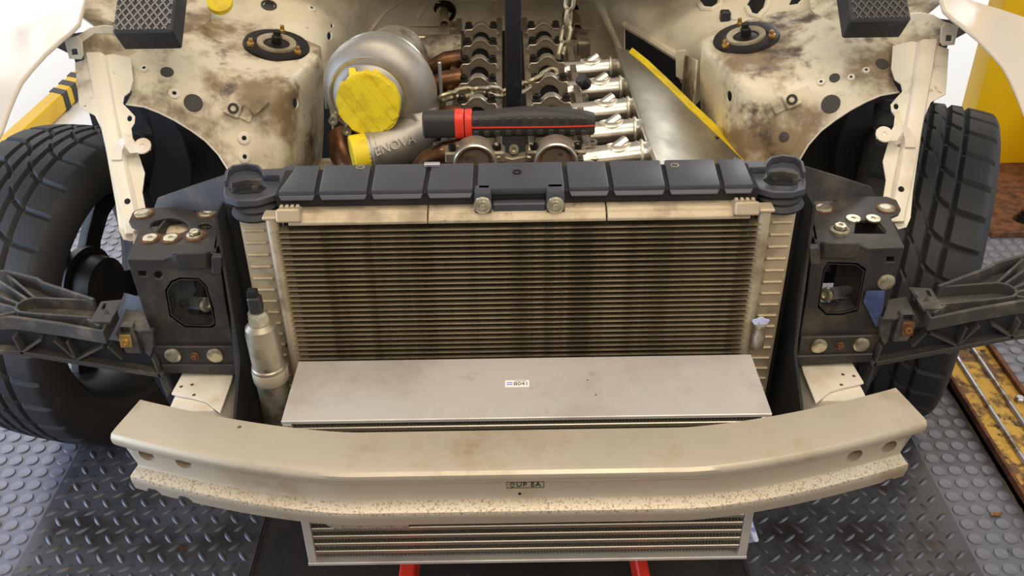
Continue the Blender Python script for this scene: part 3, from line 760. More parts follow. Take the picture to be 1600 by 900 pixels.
# ================================================================== HEADLIGHT ARMS
def head_arm(side):
    global SIDE
    SIDE = side
    ZA = .590
    lab = 'dusty black ribbed plastic headlamp bracket reaching out past the ' + ('left' if side == 1 else 'right') + ' tyre'
    t = thing('headlamp_bracket', lab, 'bracket', (at(120, 500, Z=ZA).x, 1.15, .5), group='headlamp brackets')
    A = lambda u, v, dz=0: at(u, v, Z=ZA + dz)
    fl_ = [(-40, 445), (18, 441), (65, 453), (150, 484), (184, 480), (166, 524), (100, 514), (-40, 506)]
    MB().sheet(fl_, [ell(97, 493, 4, 2, 10), ell(60, 467, 4, 2, 10)], lambda u, v: A(u, v), .004).build('tray_floor', 'dusty_plastic', t)
    def rib(px, h, th=.004, name='rib', z=0): MB().strip([A(u, v, z) for u, v in px], h, th).build(name, 'dusty_plastic', t, bevel=.0006)
    rib([(-40, 444), (16, 441), (64, 453), (72, 459), (152, 486)], .022, .005, 'back_wall')
    rib([(150, 484), (58, 480), (42, 484), (32, 491), (30, 497), (36, 502), (60, 505), (150, 511)], .018, .004, 'slot_wall')
    for px in ([(18, 444), (60, 480)], [(2, 452), (48, 482)], [(-30, 462), (34, 489)], [(-30, 480), (30, 496)], [(-20, 512), (30, 502)], [(142, 513), (160, 524)]): rib(px, .018)
    rib([(-40, 515), (24, 513), (100, 524), (166, 536), (184, 498)], .022, .006, 'front_wall', z=-.006)
    # slotted block
    top = [(140, 503), (158, 471), (190, 468), (172, 503)]; slot = [(163, 471.5), (168, 471), (171, 490), (165, 493), (159, 481)]
    ZT = .020
    MB().sheet(top, [[(162, 474), (167, 474), (164, 481), (172, 491), (164, 492), (158, 482)]], lambda u, v: A(u, v, ZT), .004).build('slotted_block', 'dusty_plastic', t)
    MB().prism([A(168, 503, ZT), A(190, 468, ZT), A(190, 468, -.02), A(168, 503, -.02)], (.003, 0, 0)).build('block_side', 'dusty_plastic', t)
    # lower truss beam
    pt = A(100, 524)
    pl = (pt + V((0, .012, 0)), V((0, -1, 0)))
    MB().sheet([(-40, 520), (20, 522), (170, 542), (250, 556), (258, 588), (120, 566), (34, 553), (-40, 548)], [], lambda u, v: on(u, v, pl) + V((0, .014, 0)), .003).build('truss_back', 'black_plastic', t)
    def bar(px, th, d=.016, name='truss_rib'):
        m = MB(); P = [on(u, v, pl) for u, v in px]
        rings = []
        for i, p in enumerate(P):
            dd = (P[min(i + 1, len(P) - 1)] - P[max(i - 1, 0)]).normalized(); nn = V((dd.z, 0, -dd.x)) * th / 2
            rings.append([p + nn, p - nn, p - nn + V((0, d, 0)), p + nn + V((0, d, 0))])
        m.loft(rings).build(name, 'dusty_plastic', t, bevel=.0006)
    bar([(-40, 548), (34, 553), (120, 567), (255, 588)], .008, .02, 'truss_flange')
    for px in ([(64, 532), (33, 553)], [(84, 533), (117, 562)], [(104, 535), (118, 562)], [(162, 542), (120, 563)], [(168, 542), (190, 562)], [(20, 528), (34, 553)], [(238, 560), (262, 620)]): bar(px, .0035)
    MB().sheet([(225, 588), (256, 590), (268, 630), (262, 650)], [], lambda u, v: on(u, v, pl) + V((0, .02, 0)), .004).build('brace', 'black_plastic', t)
    # square clip with brass nut
    pc = (pl[0] + V((0, -.012, 0)), pl[1])
    bx = [on(u, v, pc) for u, v in ((181, 524), (196, 496), (224, 498), (238, 540), (226, 556), (196, 552))]
    MB().sheet([(179, 523), (197, 482), (225, 486), (236, 515), (216, 516), (203, 512), (188, 510)], [], lambda u, v: at(u, v, Z=ZA + .008), .004).build('clip_top', 'dusty_plastic', t, bevel=.0006)
    MB().sheet([(180, 522), (188, 510), (206, 510), (220, 553), (197, 552)], [[(188, 512), (203, 512), (203, 520), (189, 522)]], lambda u, v: on(u, v, pc), .012).build('clip_box', 'dusty_plastic', t, bevel=.0008)
    MB().sheet([(217, 522), (236, 522), (238, 545), (232, 562), (226, 556)], [], lambda u, v: on(u, v, pc) + V((0, .006, 0)), .01).build('clip_side', 'dusty_plastic', t, bevel=.0008)
    bq = [on(u, v, pc) for u, v in ((186, 522), (204, 522), (208, 541), (190, 542))]
    o = MB().prism([x + V((0, -.0035, 0)) for x in bq], (0, .004, 0)).build('spring_nut', 'brass' if side == 1 else 'rust', t, bevel=.0008)
    MB().lathe(on(197, 533, pc) + V((0, -.0035, 0)), (0, -1, 0), [(.005, 0), (.005, .002), (.003, .002), (.003, 0)], 12).build('nut_ring', 'brass', o)
    SIDE = 1
for s_ in (1, -1): head_arm(s_)

# ================================================================== RAIL ENDS (white crash boxes behind the beam)
for SIDE in (1, -1):
    t = thing('rail_end', 'cream painted frame rail end behind the ' + ('left' if SIDE == 1 else 'right') + ' end of the bumper beam', 'frame rail', (at(310, 610, Z=.53).x, 1.1, .4), group='frame rail ends')
    zr = .490
    xa = at(270, 622, Z=zr).x; xb = at(338, 640, Z=zr).x
    y0 = at(300, 640, Z=zr).y; y1 = 1.17
    sec = [(xa, zr - .003), (xa + .004, zr), (xb - .004, zr + .001), (xb + .006, zr - .008), (xb + .020, zr - .045), (xb + .022, zr - .12), (xa, zr - .12)]
    # top plate with a curved front edge
    m = MB()
    m.prism([(x, y0 - .004, z) for x, z in sec], (0, y1 - y0, 0))
    m.build('rail_box', 'clean_white', t, bevel=.005, seg=2)
    fr = [at(u, v, Z=zr + .002) for u, v in ((290, 578), (268, 618), (300, 624), (322, 630), (345, 648), (362, 600), (366, 584))]
    MB().prism(fr, (0, 0, .004)).build('top_flap', 'clean_white', t, bevel=.002, seg=2)
    q = at(320, 636, Z=zr - .012)
    MB().hexa([V((q.x - .03, y0 - .02, zr - .05)), V((q.x + .03, y0 - .02, zr - .05)), V((q.x + .03, y0 + .02, zr - .05)), V((q.x - .03, y0 + .02, zr - .05)),
               V((q.x - .03, y0 - .012, zr - .009)), V((q.x + .022, y0 - .024, zr - .012)), V((q.x + .022, y0 + .02, zr - .009)), V((q.x - .03, y0 + .02, zr - .009))]).build('inner_sleeve', 'clean_white', t, bevel=.006, seg=3)
    for u, v in ((300, 601), (303, 617), (283, 604)):
        c = at(u, v, Z=zr + .0062); MB().lathe(c, (0, 0, 1), [(.0028, 0), (.002, .0004), (0, .0005)], 9).build('rust_spot', 'rust', t)
SIDE = 1

# ================================================================== WHEELS
RT, WT = .325, .235
def tyre_mesh():
    n = 288; prof = []
    # across the tyre: (offset from centre plane, radius)
    hw = WT / 2
    pts = [(-hw * .78, .225), (-hw * .92, .236), (-hw * 1.02, .262), (-hw * 1.03, .285), (-hw * .985, .303), (-hw * .93, .313)]
    na = 34
    trd = [(-hw * .93 + 2 * hw * .93 * i / na, None) for i in range(1, na)]
    def rad(x): return RT - .010 * abs(x / hw) ** 2.6
    grooves = (-.044, -.012, .020, .052)
    P = []
    for j in range(n):
        a = 2 * math.pi * j / n; row = []
        for x, r in pts: row.append((x, r))
        for x, _ in trd:
            r = rad(x); d = 0
            if any(abs(x - g) < .0042 for g in grooves): d = .008
            if j % 9 == 0 and not (-.004 < x < .012): d = max(d, .006)
            row.append((x, r - d))
        for x, r in reversed(pts): row.append((-x, r))
        P.append((a, row))
    m = MB(); k = len(P[0][1]); vs_ = []
    for a, row in P:
        for x, r in row:
            b_ = a + .16 * math.tanh(x / .035) + .25 * x
            vs_.append((x, math.cos(b_) * r, math.sin(b_) * r))
    fs = []
    for j in range(n):
        q = (j + 1) % n
        fs += [(j * k + i, j * k + i + 1, q * k + i + 1, q * k + i) for i in range(k - 1)]
    me = m.add(vs_, fs).mesh('tyre', 28)
    me.materials.append(MAT['rubber']); me.materials.append(MAT['tyre_side'])
    for p in me.polygons:
        if math.hypot(p.center.y, p.center.z) < .306: p.material_index = 1
    return me
TY = tyre_mesh()
def wheel(c, steer, outer, lab):
    # outer: +1 when the wheel's face points to +X
    t = bpy.data.objects.new('wheel', None); COL.objects.link(t); tag(t, lab, 'wheel', 'front wheels')
    mt = Matrix.Translation(c) @ Matrix.Rotation(steer, 4, 'Z'); base = Matrix.Translation((c[0], c[1], 0)) @ Matrix.Rotation(steer, 4, 'Z')
    t.matrix_basis = base; WM[t.name] = base
    link('tyre', TY, None, t, mt)
    o = outer; hw = WT / 2
    pr = [(.226, -hw * .80), (.236, -hw * .86), (.238, -hw * .80), (.228, -hw * .72), (.218, -hw * .66), (.205, -hw * .30), (.205, hw * .45), (.216, hw * .66), (.228, hw * .76), (.236, hw * .84), (.226, hw * .80), (.214, hw * .7),
          (.199, hw * .45), (.199, -hw * .30), (.212, -hw * .66), (.220, -hw * .76), (.226, -hw * .80)]
    rim = link('rim', MB().lathe((0, 0, 0), (o, 0, 0), pr, 72).mesh('rim', 35), 'rim_dark', t, mt)
    for k in range(5):
        a = 2 * math.pi * k / 5 + R(40)
        e = V((0, math.cos(a), math.sin(a))); g = V((0, -math.sin(a), math.cos(a)))
        x0 = o * hw * .30
        rr = []
        for r_, w_, xo in ((.045, .030, .0), (.10, .024, .012), (.16, .026, .016), (.209, .036, .010)):
            cc = e * r_ + V((x0 + o * xo, 0, 0)); rr.append([cc - g * w_ - V((o * .012, 0, 0)), cc + g * w_ - V((o * .012, 0, 0)), cc + g * w_ * .8 + V((o * .012, 0, 0)), cc - g * w_ * .8 + V((o * .012, 0, 0))])
        link('spoke', MB().loft(rr).mesh('spoke', 35, bevel=.004, seg=2), 'rim_dark', rim, mt)
    link('hub', MB().lathe((0, 0, 0), (o, 0, 0), [(0, -.03), (.06, -.03), (.066, hw * .2), (.062, hw * .42), (.03, hw * .5), (0, hw * .5)], 30).mesh('hub', 35), 'rim_dark', rim, mt)
    link('brake_disc', MB().lathe((0, 0, 0), (o, 0, 0), [(.03, .012), (.078, .012), (.078, .028), (.03, .028)], 48).mesh('brake_disc', 35), 'rim_dark', t, mt)
    return t
ST = R(-20)
wheel(V((-.865, 1.675, RT)), R(-16), -1, 'front wheel at left, turned to show its inner rim, brown sidewall and spokes')
wheel(V((.83, 1.73, RT)), R(-23), 1, 'front wheel at right, turned so its worn tread faces forward')

# ================================================================== CAR BODY (white shell: aprons, strut towers, firewall, rails)
car = thing('car_body', 'dirty cream white car body shell with stripped engine bay', 'car body', (X0, 2.0, .2))
def plug(sf, u, v, rpx, mat='plug', name='rubber_plug', h=.002):
    p = sf(u, v); n = sf.nrm(u, v); r_ = rpx / F_PX * (p - CAM).dot(_fw)
    MB().lathe(p + n * .0005, n, [(r_, -.002), (r_, h * .6), (r_ * .8, h), (0, h * .8)], 18).build(name, mat, car)
def eyelet(sf, u, v, rpx, mat='clean_white'):
    p = sf(u, v); n = sf.nrm(u, v); r_ = rpx / F_PX * (p - CAM).dot(_fw)
    o = MB().lathe(p, n, [(r_, -.002), (r_, .003), (r_ * .85, .004), (r_ * .4, .004), (r_ * .34, .003)], 16).build('weld_boss', mat, car)
    MB().lathe(p, n, [(r_ * .36, 0), (r_ * .36, .0036), (0, .0034)], 12).build('boss_hole', 'dark_void', o)
TPL = (at(432, 72, Y=1.765), V((.20, -.10, .97)).normalized())
AP = Surf([(u, v, on(u, v, TPL).y) for u, v in ((350, 52), (380, 48), (415, 50), (450, 58), (485, 76), (494, 88), (470, 96), (430, 98), (390, 94), (362, 76), (432, 72))] + [(205, 90, 1.62), (205, 143, 1.56), (235, 147, 1.55), (300, 178, 1.55), (340, 215, 1.55), (372, 265, 1.53), (300, 60, 1.70), (300, 110, 1.62), (340, 28, 1.84),
           (340, 130, 1.61), (400, 130, 1.62), (450, 130, 1.63), (500, 125, 1.76), (503, 180, 1.76), (500, 265, 1.76), (450, 190, 1.60), (450, 265, 1.58), (400, 200, 1.58), (400, 265, 1.56), (480, 200, 1.66), (480, 262, 1.66)])
for SIDE in (1, -1):
    out = [(196, 92), (230, 72), (300, 48), (338, 28), (380, 32), (440, 46), (500, 72), (505, 110), (506, 150), (506, 200), (502, 268), (430, 272), (374, 270), (364, 245), (350, 223), (330, 202), (308, 186), (282, 170), (258, 158), (235, 149), (206, 145)]
    MB().sheet(out, [ell(462, 161, 4.5, 9, 12)], AP, .003, 9).build('inner_fender', 'apron_white', car, smooth=50)
    # wheel arch return lip
    lip = [(206, 145), (235, 149), (258, 158), (282, 170), (308, 186), (330, 202), (350, 223), (364, 245), (374, 270)]
    m = MB(); rr = []
    for u, v in lip:
        p = AP(u, v); q = AP(u - 8, v + 12) + V((0, -.006, -.004)); rr.append([p + V((0, -.002, 0)), q, q + V((0, .003, 0)), p + V((0, .003, 0))])
    m.loft(rr).build('arch_lip', 'apron_white', car)
    lip2 = [AP(u - 8, v + 12) + V((0, -.007, -.004)) for u, v in lip]
    MB().tube(lip2, .0016, 6).build('arch_edge', 'clean_white', car)
    if SIDE == 1:
        for u, v, r_ in ((261, 113, 10), (302, 161, 14.5)): plug(AP, u, v, r_)
        for u, v, r_ in ((272, 147, 9), (381, 216, 10), (381, 245, 10), (226, 108, 7)): eyelet(AP, u, v, r_)
    else:
        for u, v, r_ in ((1378, 100, 10), (1304, 122, 8), (1298, 163, 15), (1225, 214, 8)):
            w = mir(at(u, v, Y=1.6)); uu, vv = vis(w); plug(AP, uu, vv, r_)
        for u, v, r_ in ((1283, 129, 6), (1330, 122, 6), (1353, 111, 6)):
            w = mir(at(u, v, Y=1.6)); uu, vv = vis(w); eyelet(AP, uu, vv, r_)
    # square captive nut bracket and little tab
    p = AP(365, 170); n = AP.nrm(365, 170)
    mt = frame(p, n, V((1, 0, -.55)))
    MB().box((0, 0, .004), (.048, .020, .008)).v
    b1 = MB().box((0, 0, 0), (.070, .022, .004), None); b1.v = [tuple(mt @ V(q)) for q in b1.v]; b1.build('nut_strap', 'apron_white', car, bevel=.0015)
    b2 = MB().box((0, 0, .006), (.027, .027, .012)); b2.v = [tuple(mt @ V(q)) for q in b2.v]; o = b2.build('captive_nut', 'apron_white', car, bevel=.002)
    MB().lathe(mt @ V((0, 0, .012)), n, [(.0095, 0), (.0095, .002), (.005, .002), (.005, -.001), (0, -.001)], 16).build('nut_thread', 'bolt_dark', o)
    if SIDE == 1:
        p = AP(406, 165); mt = frame(p, AP.nrm(406, 165), V((1, 0, .9)))
        b3 = MB().box((0, 0, .004), (.036, .017, .008)); b3.v = [tuple(mt @ V(q)) for q in b3.v]; b3.build('weld_tab', 'apron_white', car, bevel=.002)
    # strut mount
    zs = AP(432, 70).z + .002
    n = TPL[1]; c = TPL[0] + n * .003
    if True:
        mt_ = MB().lathe(c, n, [(.062, -.003), (.060, .002), (.056, .0035), (.040, .0035), (.037, .001), (0, .001)], 36).build('strut_mount', 'bolt_dark', car)
        MB().lathe(c, n, [(.037, .0015), (.036, .006), (.026, .005), (.024, .002)], 32).build('bearing_ring', 'tank_alu', mt_)
        MB().lathe(c, n, [(.024, .0012), (.010, .004), (.010, .018), (.007, .02), (.007, .028), (0, .028)], 14).build('strut_nut', 'bolt_dark', mt_)
        for a in (90, 210, 330):
            e = V((math.cos(R(a)), math.sin(R(a)), 0)); e = (e - n * e.dot(n)).normalized(); q = c + e * .050
            MB().lathe(q, n, [(.007, .003), (.0065, .008), (.004, .009), (.004, .016), (0, .016)], 8).build('stud_nut', 'brass', mt_)
    # white stay between rail and bracket
    ST_ = Surf([(118, 95, 1.60), (150, 90, 1.60), (205, 90, 1.60), (150, 170, 1.50), (205, 180, 1.50), (185, 240, 1.44), (215, 240, 1.44), (180, 330, 1.365), (225, 330, 1.365), (205, 378, 1.325), (188, 370, 1.325)])
    MB().sheet([(117, 98), (135, 92), (175, 84), (204, 90), (208, 125), (203, 143), (194, 150), (192, 162), (203, 173), (211, 182), (210, 192), (205, 200), (207, 215), (216, 240), (226, 270), (222, 300), (228, 330), (216, 360), (206, 377), (193, 374), (186, 360), (181, 320), (172, 270), (160, 205), (148, 180), (124, 168)],
               [ell(202.5, 185, 4, 5, 10), ell(133, 166, 2.5, 1.5, 8)], lambda u, v: ST_(u, v), .0025, 12).build('headlamp_stay', 'body_white', car, smooth=50)
    ctr = [(151, 88), (160, 140), (172, 200), (186, 260), (200, 320), (206, 352), (208, 368)]
    rr = []
    for i, (u, v) in enumerate(ctr):
        w = 15 - i * .3
        a = [ST_(u - w, v), ST_(u - w + 3, v), ST_(u + w - 3, v), ST_(u + w + 2, v)]; nn = ST_.nrm(u, v)
        rr.append([a[0], a[1] + nn * .012, a[2] + nn * .012, a[3]])
    MB().loft(rr).build('stay_channel', 'clean_white', car, bevel=.003, seg=2)
    nn = ST_.nrm(205, 319); MB().lathe(ST_(204, 319) + nn * .012, nn, [(.005, 0), (.005, .0008), (0, .0006)], 12).build('stay_hole', 'dark_void', car)
    nn = ST_.nrm(156, 90)
    # P-clip tab on the stay
    q0 = ST_(190, 244); n1 = ST_.nrm(190, 244)
    m = MB(); rr = []
    for u, v, h in ((188, 256, .014), (189, 240, .014), (196, 233, .018), (205, 230, .026), (212, 234, .026), (216, 242, .020), (222, 241, .022), (231, 238, .022), (243, 237, .022)):
        p = ST_(u, v) + n1 * h; w = .008
        rr.append(p)
    MB().strip(rr, .0022, .017, n1).build('clip_tab', 'clean_white', car, bevel=.0008)
    p = rr[-2]; MB().lathe(p + n1 * .002, n1, [(.014, -.001), (.014, .0012), (.013, .002), (.004, .002), (.003, 0), (0, 0)], 18).build('tab_eye', 'clean_white', car)
    # upper rail behind the pad
    UR = Surf([(128, 0, 1.77), (190, 0, 1.82), (130, 50, 1.65), (205, 60, 1.70), (128, 95, 1.63), (205, 95, 1.65), (300, 0, 1.90), (300, 50, 1.78)])
    MB().sheet([(132, -30), (330, -30), (330, 30), (300, 55), (210, 95), (170, 88), (132, 95), (128, 60), (150, 42), (128, 25)], [], UR, .003, 14).build('upper_rail', 'apron_white', car, smooth=50)
    MB().sheet([(100, 62), (121, 56), (128, 66), (130, 88), (127, 93), (108, 92)], [[(111, 77), (120, 76), (122, 86), (112, 87)]], lambda u, v: at(u, v, Y=1.59), .003).build('fender_tab', 'body_white', car, bevel=.0006)
    MB().sheet([(121, 56), (140, 44), (160, 40), (180, 42), (180, 52), (148, 52), (128, 66)], [], lambda u, v: at(u, v, Y=1.60), .003).build('tab_arm', 'body_white', car)
    # dark wheel house sheet added so bright floor does not show through
    MB().sheet([(60, 60), (200, 40), (300, 120), (380, 260), (380, 420), (300, 420), (280, 330), (235, 200), (205, 150), (140, 100)], [], lambda u, v: at(u, v, Y=1.92 - .0004 * (v - 40)), .004, 40).build('shade_wheel_house', 'liner', car)
    MB().sheet([(232, 165), (262, 175), (285, 215), (298, 260), (298, 300), (240, 320), (232, 300), (242, 250), (240, 210)], [], lambda u, v: at(u, v, Y=1.72), .01, 12).build('liner_flap', 'black_plastic', car)
SIDE = 1
# strut towers' inner sides and frame rails going back
for SIDE in (1, -1):
    a = AP(505, 90); 
    MB().prism([V((a.x, 1.74, .30)), V((a.x, 1.90, .30)), V((a.x, 1.90, .715)), V((a.x, 1.78, a.z - .02))], (.004, 0, 0)).build('tower_side', 'apron_white', car)
    MB().box((-.40, 1.50, .50), (.10, .55, .12)).build('frame_rail', 'apron_white', car, bevel=.008)
    MB().box((-.75, 2.05, .39), (.40, .02, .66)).build('shade_wheel_wall', 'liner', car)  # added dark wall that blocks daylight behind the wheel
SIDE = 1
# firewall and cowl
FW = Surf([(300, 0, 1.92), (345, 35, 1.88), (430, 40, 1.90), (500, 72, 1.88), (430, 0, 1.98), (520, 30, 2.02), (560, 0, 2.12), (560, 80, 2.10), (620, 0, 2.24), (660, 30, 2.30), (660, 110, 2.26), (700, 0, 2.34), (800, 0, 2.36), (800, 60, 2.34), (800, 120, 2.30), (900, 0, 2.34), (930, 0, 2.26), (940, 60, 2.28),
           (985, 30, 2.10), (1000, 0, 2.16), (1060, 60, 1.98), (1060, 120, 1.95), (1100, 75, 1.86), (1100, 20, 1.98), (1100, 150, 1.90), (1180, 40, 1.90), (1180, 0, 1.98), (1250, 30, 1.88), (1300, 0, 1.92), (700, 160, 2.24), (900, 160, 2.24), (520, 160, 2.05), (1040, 160, 1.96)])
out = [(290, -40), (1310, -40), (1310, 8), (1250, 40), (1180, 58), (1098, 78), (1100, 150), (1085, 165), (1060, 122), (1062, 88), (975, 40), (975, 80), (960, 170), (640, 170), (510, 170), (502, 74), (430, 48), (345, 34), (290, 40)]
hol = [ell(420, 9, 8, 7), ell(515, 56, 4, 7, 12), ell(519, 40, 2.5, 4, 8), ell(1108, -4, 15, 15, 20), [(1165, 10), (1178, -12), (1200, -14), (1192, 14), (1180, 24), (1170, 22)], [(1232, 8), (1240, -10), (1262, -12), (1246, 6)]]
MB().sheet(out, hol, FW, .003, 16).build('firewall', 'firewall_white', car, smooth=45)
eyelet(FW, 486, 14, 7)
for u, v in ((420, 9),): 
    p = FW(u, v); MB().lathe(p, FW.nrm(u, v), [(.016, 0), (.016, .003), (.012, .004), (.011, -.004), (0, -.004)], 18).build('rubber_plug', 'plug', car)
for pts, r_ in (([(1092, 6), (1098, 14), (1112, 15), (1124, 8), (1126, -6)], .006), ([(1166, 12), (1172, 24), (1184, 26), (1196, 14), (1206, -12)], .006)):
    MB().tube([FW(u, v) + V((0, -.003, .001)) for u, v in pts], r_, 8).build('hole_lip', 'firewall_white', car)
# seams and ribs
for px, r_ in (([(650, 30), (668, 0), (680, -20)], .007), ([(925, -20), (945, 20), (968, 72), (975, 90)], .010), ([(640, 40), (720, 40), (860, 40), (930, 46)], .002), ([(650, 4), (720, 4), (860, 4), (920, 4)], .0015),
               ([(976, 38), (1010, 58), (1064, 92)], .009), ([(345, 34), (400, 36), (455, 62), (500, 74)], .003), ([(1098, 76), (1150, 62), (1200, 46), (1250, 38)], .003), ([(420, 44), (450, 20), (465, 24), (480, 44)], .003), ([(570, 60), (600, 20), (640, -10)], .004)):
    MB().tube([FW(u, v) for u, v in px], r_, 8).build('seam_bead', 'firewall_white', car)
for u in (735, 782, 838, 865):
    MB().tube([FW(u, 5), FW(u, 38)], .002, 6).build('seam_bead', 'firewall_white', car)
# relay and cap on the right cowl
p = FW(1131, 25); MB().box(p + V((0, -.012, .002)), (.02, .02, .026)).build('relay', 'black_plastic', car, bevel=.003)
p = FW(1148, 28); MB().lathe(p, FW.nrm(1148, 28), [(.011, -.002), (.011, .004), (0, .005)], 16).build('cap', 'firewall_white', car)
# box section opening behind the plenum
MB().sheet([(970, 35), (1066, 86), (1066, 140), (1100, 170), (1050, 175), (970, 120)], [], lambda u, v: at(u, v, Y=2.32), .004).build('tunnel_wall', 'liner', car)
p = FW(1078, 100)
MB().sheet([(1056, 80), (1090, 76), (1098, 80), (1086, 112), (1074, 130), (1056, 120)], [], lambda u, v: at(u, v, Y=1.93), .004).build('rail_brace', 'firewall_white', car, bevel=.001)
# heater pipes
for u, v, dr in ((694, 18, 1), (898, 24, 1)):
    p = FW(u, v) + V((0, -.004, 0)); d = V((.05, -1, -.25)).normalized()
    MB().lathe(p, d, [(.030, -.004), (.028, .004), (.020, .005), (.019, -.006), (0, -.006)], 24).build('pipe_grommet', 'bolt_dark', car)
    MB().lathe(p - d * .01, d, [(.011, 0), (.011, .055), (.014, .058), (.014, .064), (.0125, .066), (.010, .066), (.010, .03), (0, .03)], 18).build('heater_pipe', 'tank_alu', car)
p = at(343, 2, Y=1.85); 
MB().lathe(p, V((.1, -.6, .7)), [(.024, -.01), (.024, .003), (.018, .006), (0, .006)], 18).build('tape_patch', 'tape', car, label='yellow tape over an opening')
# added dark slabs, out of view, that keep daylight from under the engine
MB().box((0, 2.55, .22), (1.30, 1.5, .04)).build('shade_floor_pan', 'liner', car)
MB().box((0, 2.45, .50), (1.5, .04, .55)).build('shade_bulkhead', 'liner', car)
MB().box((0, 1.72, .20), (.9, 1.0, .02)).build('shade_undertray', 'liner', car)

# ================================================================== FENDERS
for SIDE in (1, -1):
    t = thing('front_fender', 'smooth cream white front fender panel at the top ' + ('left' if SIDE == 1 else 'right') + ' corner', 'fender', (-.85, 1.7, .62), group='front fenders')
    FS = Surf([(132, 0, 1.70), (122, 38, 1.58), (95, 60, 1.52), (70, 85, 1.46), (30, 130, 1.40), (0, 205, 1.30), (-40, 260, 1.24), (80, 5, 1.72), (20, 50, 1.62), (-40, 100, 1.52), (-60, 160, 1.42), (110, -40, 1.85), (60, 40, 1.58)])
    out = [(136, -40), (132, 0), (122, 38), (108, 52), (95, 62), (70, 84), (48, 108), (32, 128), (22, 148), (11, 175), (0, 206), (-25, 250), (-60, 250), (-60, 95), (-20, 62), (0, 51), (30, 40), (75, 25), (100, 12), (128, -4), (134, -40)]
    MB().sheet(out, [], FS, .002, 12).build('panel', 'fender_paint', t, smooth=60)
    MB().tube([FS(u, v) + V((0, .001, -.002)) for u, v in out[1:12]], .0035, 8).build('rolled_edge', 'fender_paint', t)
SIDE = 1

# ================================================================== ENGINE
eng = thing('engine', 'bare twin-cam cylinder head with rows of arched bearing caps', 'engine', (at(805, 240, Y=1.40).x, 1.75, .25))
ZE = .745
xc1 = at(742, 240, Y=1.42).x; xc2 = at(869, 238, Y=1.42).x; xm = (xc1 + xc2) / 2
yfr = 1.415; ybk_ = 2.12
MB().box((xm, (yfr + ybk_) / 2 + .02, .55), (.25, ybk_ - yfr, .29)).build('cylinder_head', 'head_alu', eng, bevel=.004)
# raised gallery walls
for dx in (-.118, -.028, .028, .118):
    MB().box((xm + dx, (yfr + ybk_) / 2 + .02, .705), (.012, ybk_ - yfr - .02, .042)).build('gallery_wall', 'cap_face', eng, bevel=.001)
MB().box((xm, (yfr + ybk_) / 2 + .02, .697), (.05, ybk_ - yfr - .05, .004)).build('plug_valley', 'bolt_dark', eng)
for dx in (-.122, .122):
    for k in range(7):
        MB().lathe((xm + dx * 1.04, yfr + .06 + k * .1, .70), (0, 0, 1), [(.011, -.03), (.011, .022), (.006, .022), (.006, .015), (0, .015)], 12).build('bolt_boss', 'head_alu', eng)
capo = [(-.034, -.024), (-.034, -.004), (-.031, .0), (-.021, .0), (-.016, .003), (-.010, .009), (-.004, .012), (.004, .012), (.010, .009), (.016, .003), (.021, 0), (.031, 0), (.034, -.004), (.034, -.024)]
arch = [(.0175 * math.cos(a), -.0235 + .0175 * math.sin(a)) for a in [math.pi * i / 10 for i in range(11)]]
cp = capo[::-1]
cap_poly = [(x, z) for x, z in capo] + [(x, z) for x, z in arch]
capm = MB().prism([(x, 0, z) for x, z in cap_poly], (0, .021, 0)).mesh('bearing_cap', 35, bevel=.0006)
edg = MB().tube([(x, -.0004, z - .0006) for x, z in capo[1:-1]], .0016, 6).mesh('bright_edge', 60)  # bright bead that paints the highlight along each cap's front edge
capb = MB().lathe((0, 0, 0), (0, 0, 1), [(.0088, 0), (.0088, .003), (.007, .004), (.007, .011), (.0055, .012), (.003, .012), (.003, .008), (0, .008)], 12).mesh('cap_bolt', 35)
cavm = MB().cyl((0, .004, -.0235), (0, .0205, -.0235), .0172, n=20).mesh('bore', 35)
camm = MB().lathe((0, 0, 0), (0, 1, 0), [(0, 0), (.012, 0), (.0135, .004), (.0135, .03), (0, .03)], 16).mesh('cam_journal', 40)
vr = (38, 63, 91, 121, 153, 186)
for xc_f, row in ((xc1, 0), (xc2, 1)):
    for v in vr:
        y = at(800, v, Z=ZE + .010).y
        M4 = Matrix.Translation((xc_f, y, ZE))
        o = link('bearing_cap', capm, 'cap_face', eng, M4)
        link('highlight_edge', edg, 'bright_edge', o, M4)
        for s_ in (-1, 1): link('cap_bolt', capb, 'bolt_dark', o, M4 @ Matrix.Translation((s_ * .026, .0105, 0)))
        for s_ in (-1, 1): link('cap_dowel', MB().box((s_ * .035, .004, -.009), (.004, .006, .0025)).mesh('cap_dowel', 35), 'bright_edge', o, M4)
        link('bore', cavm, 'dark_void', o, M4)
        link('journal_seat', MB().lathe((0, 0, 0), (0, 1, 0), [(.019, 0), (.019, .016), (.013, .016), (.013, 0)], 16).mesh('journal_seat', 40), 'head_alu', eng, Matrix.Translation((xc_f, y + .030, ZE - .052)))
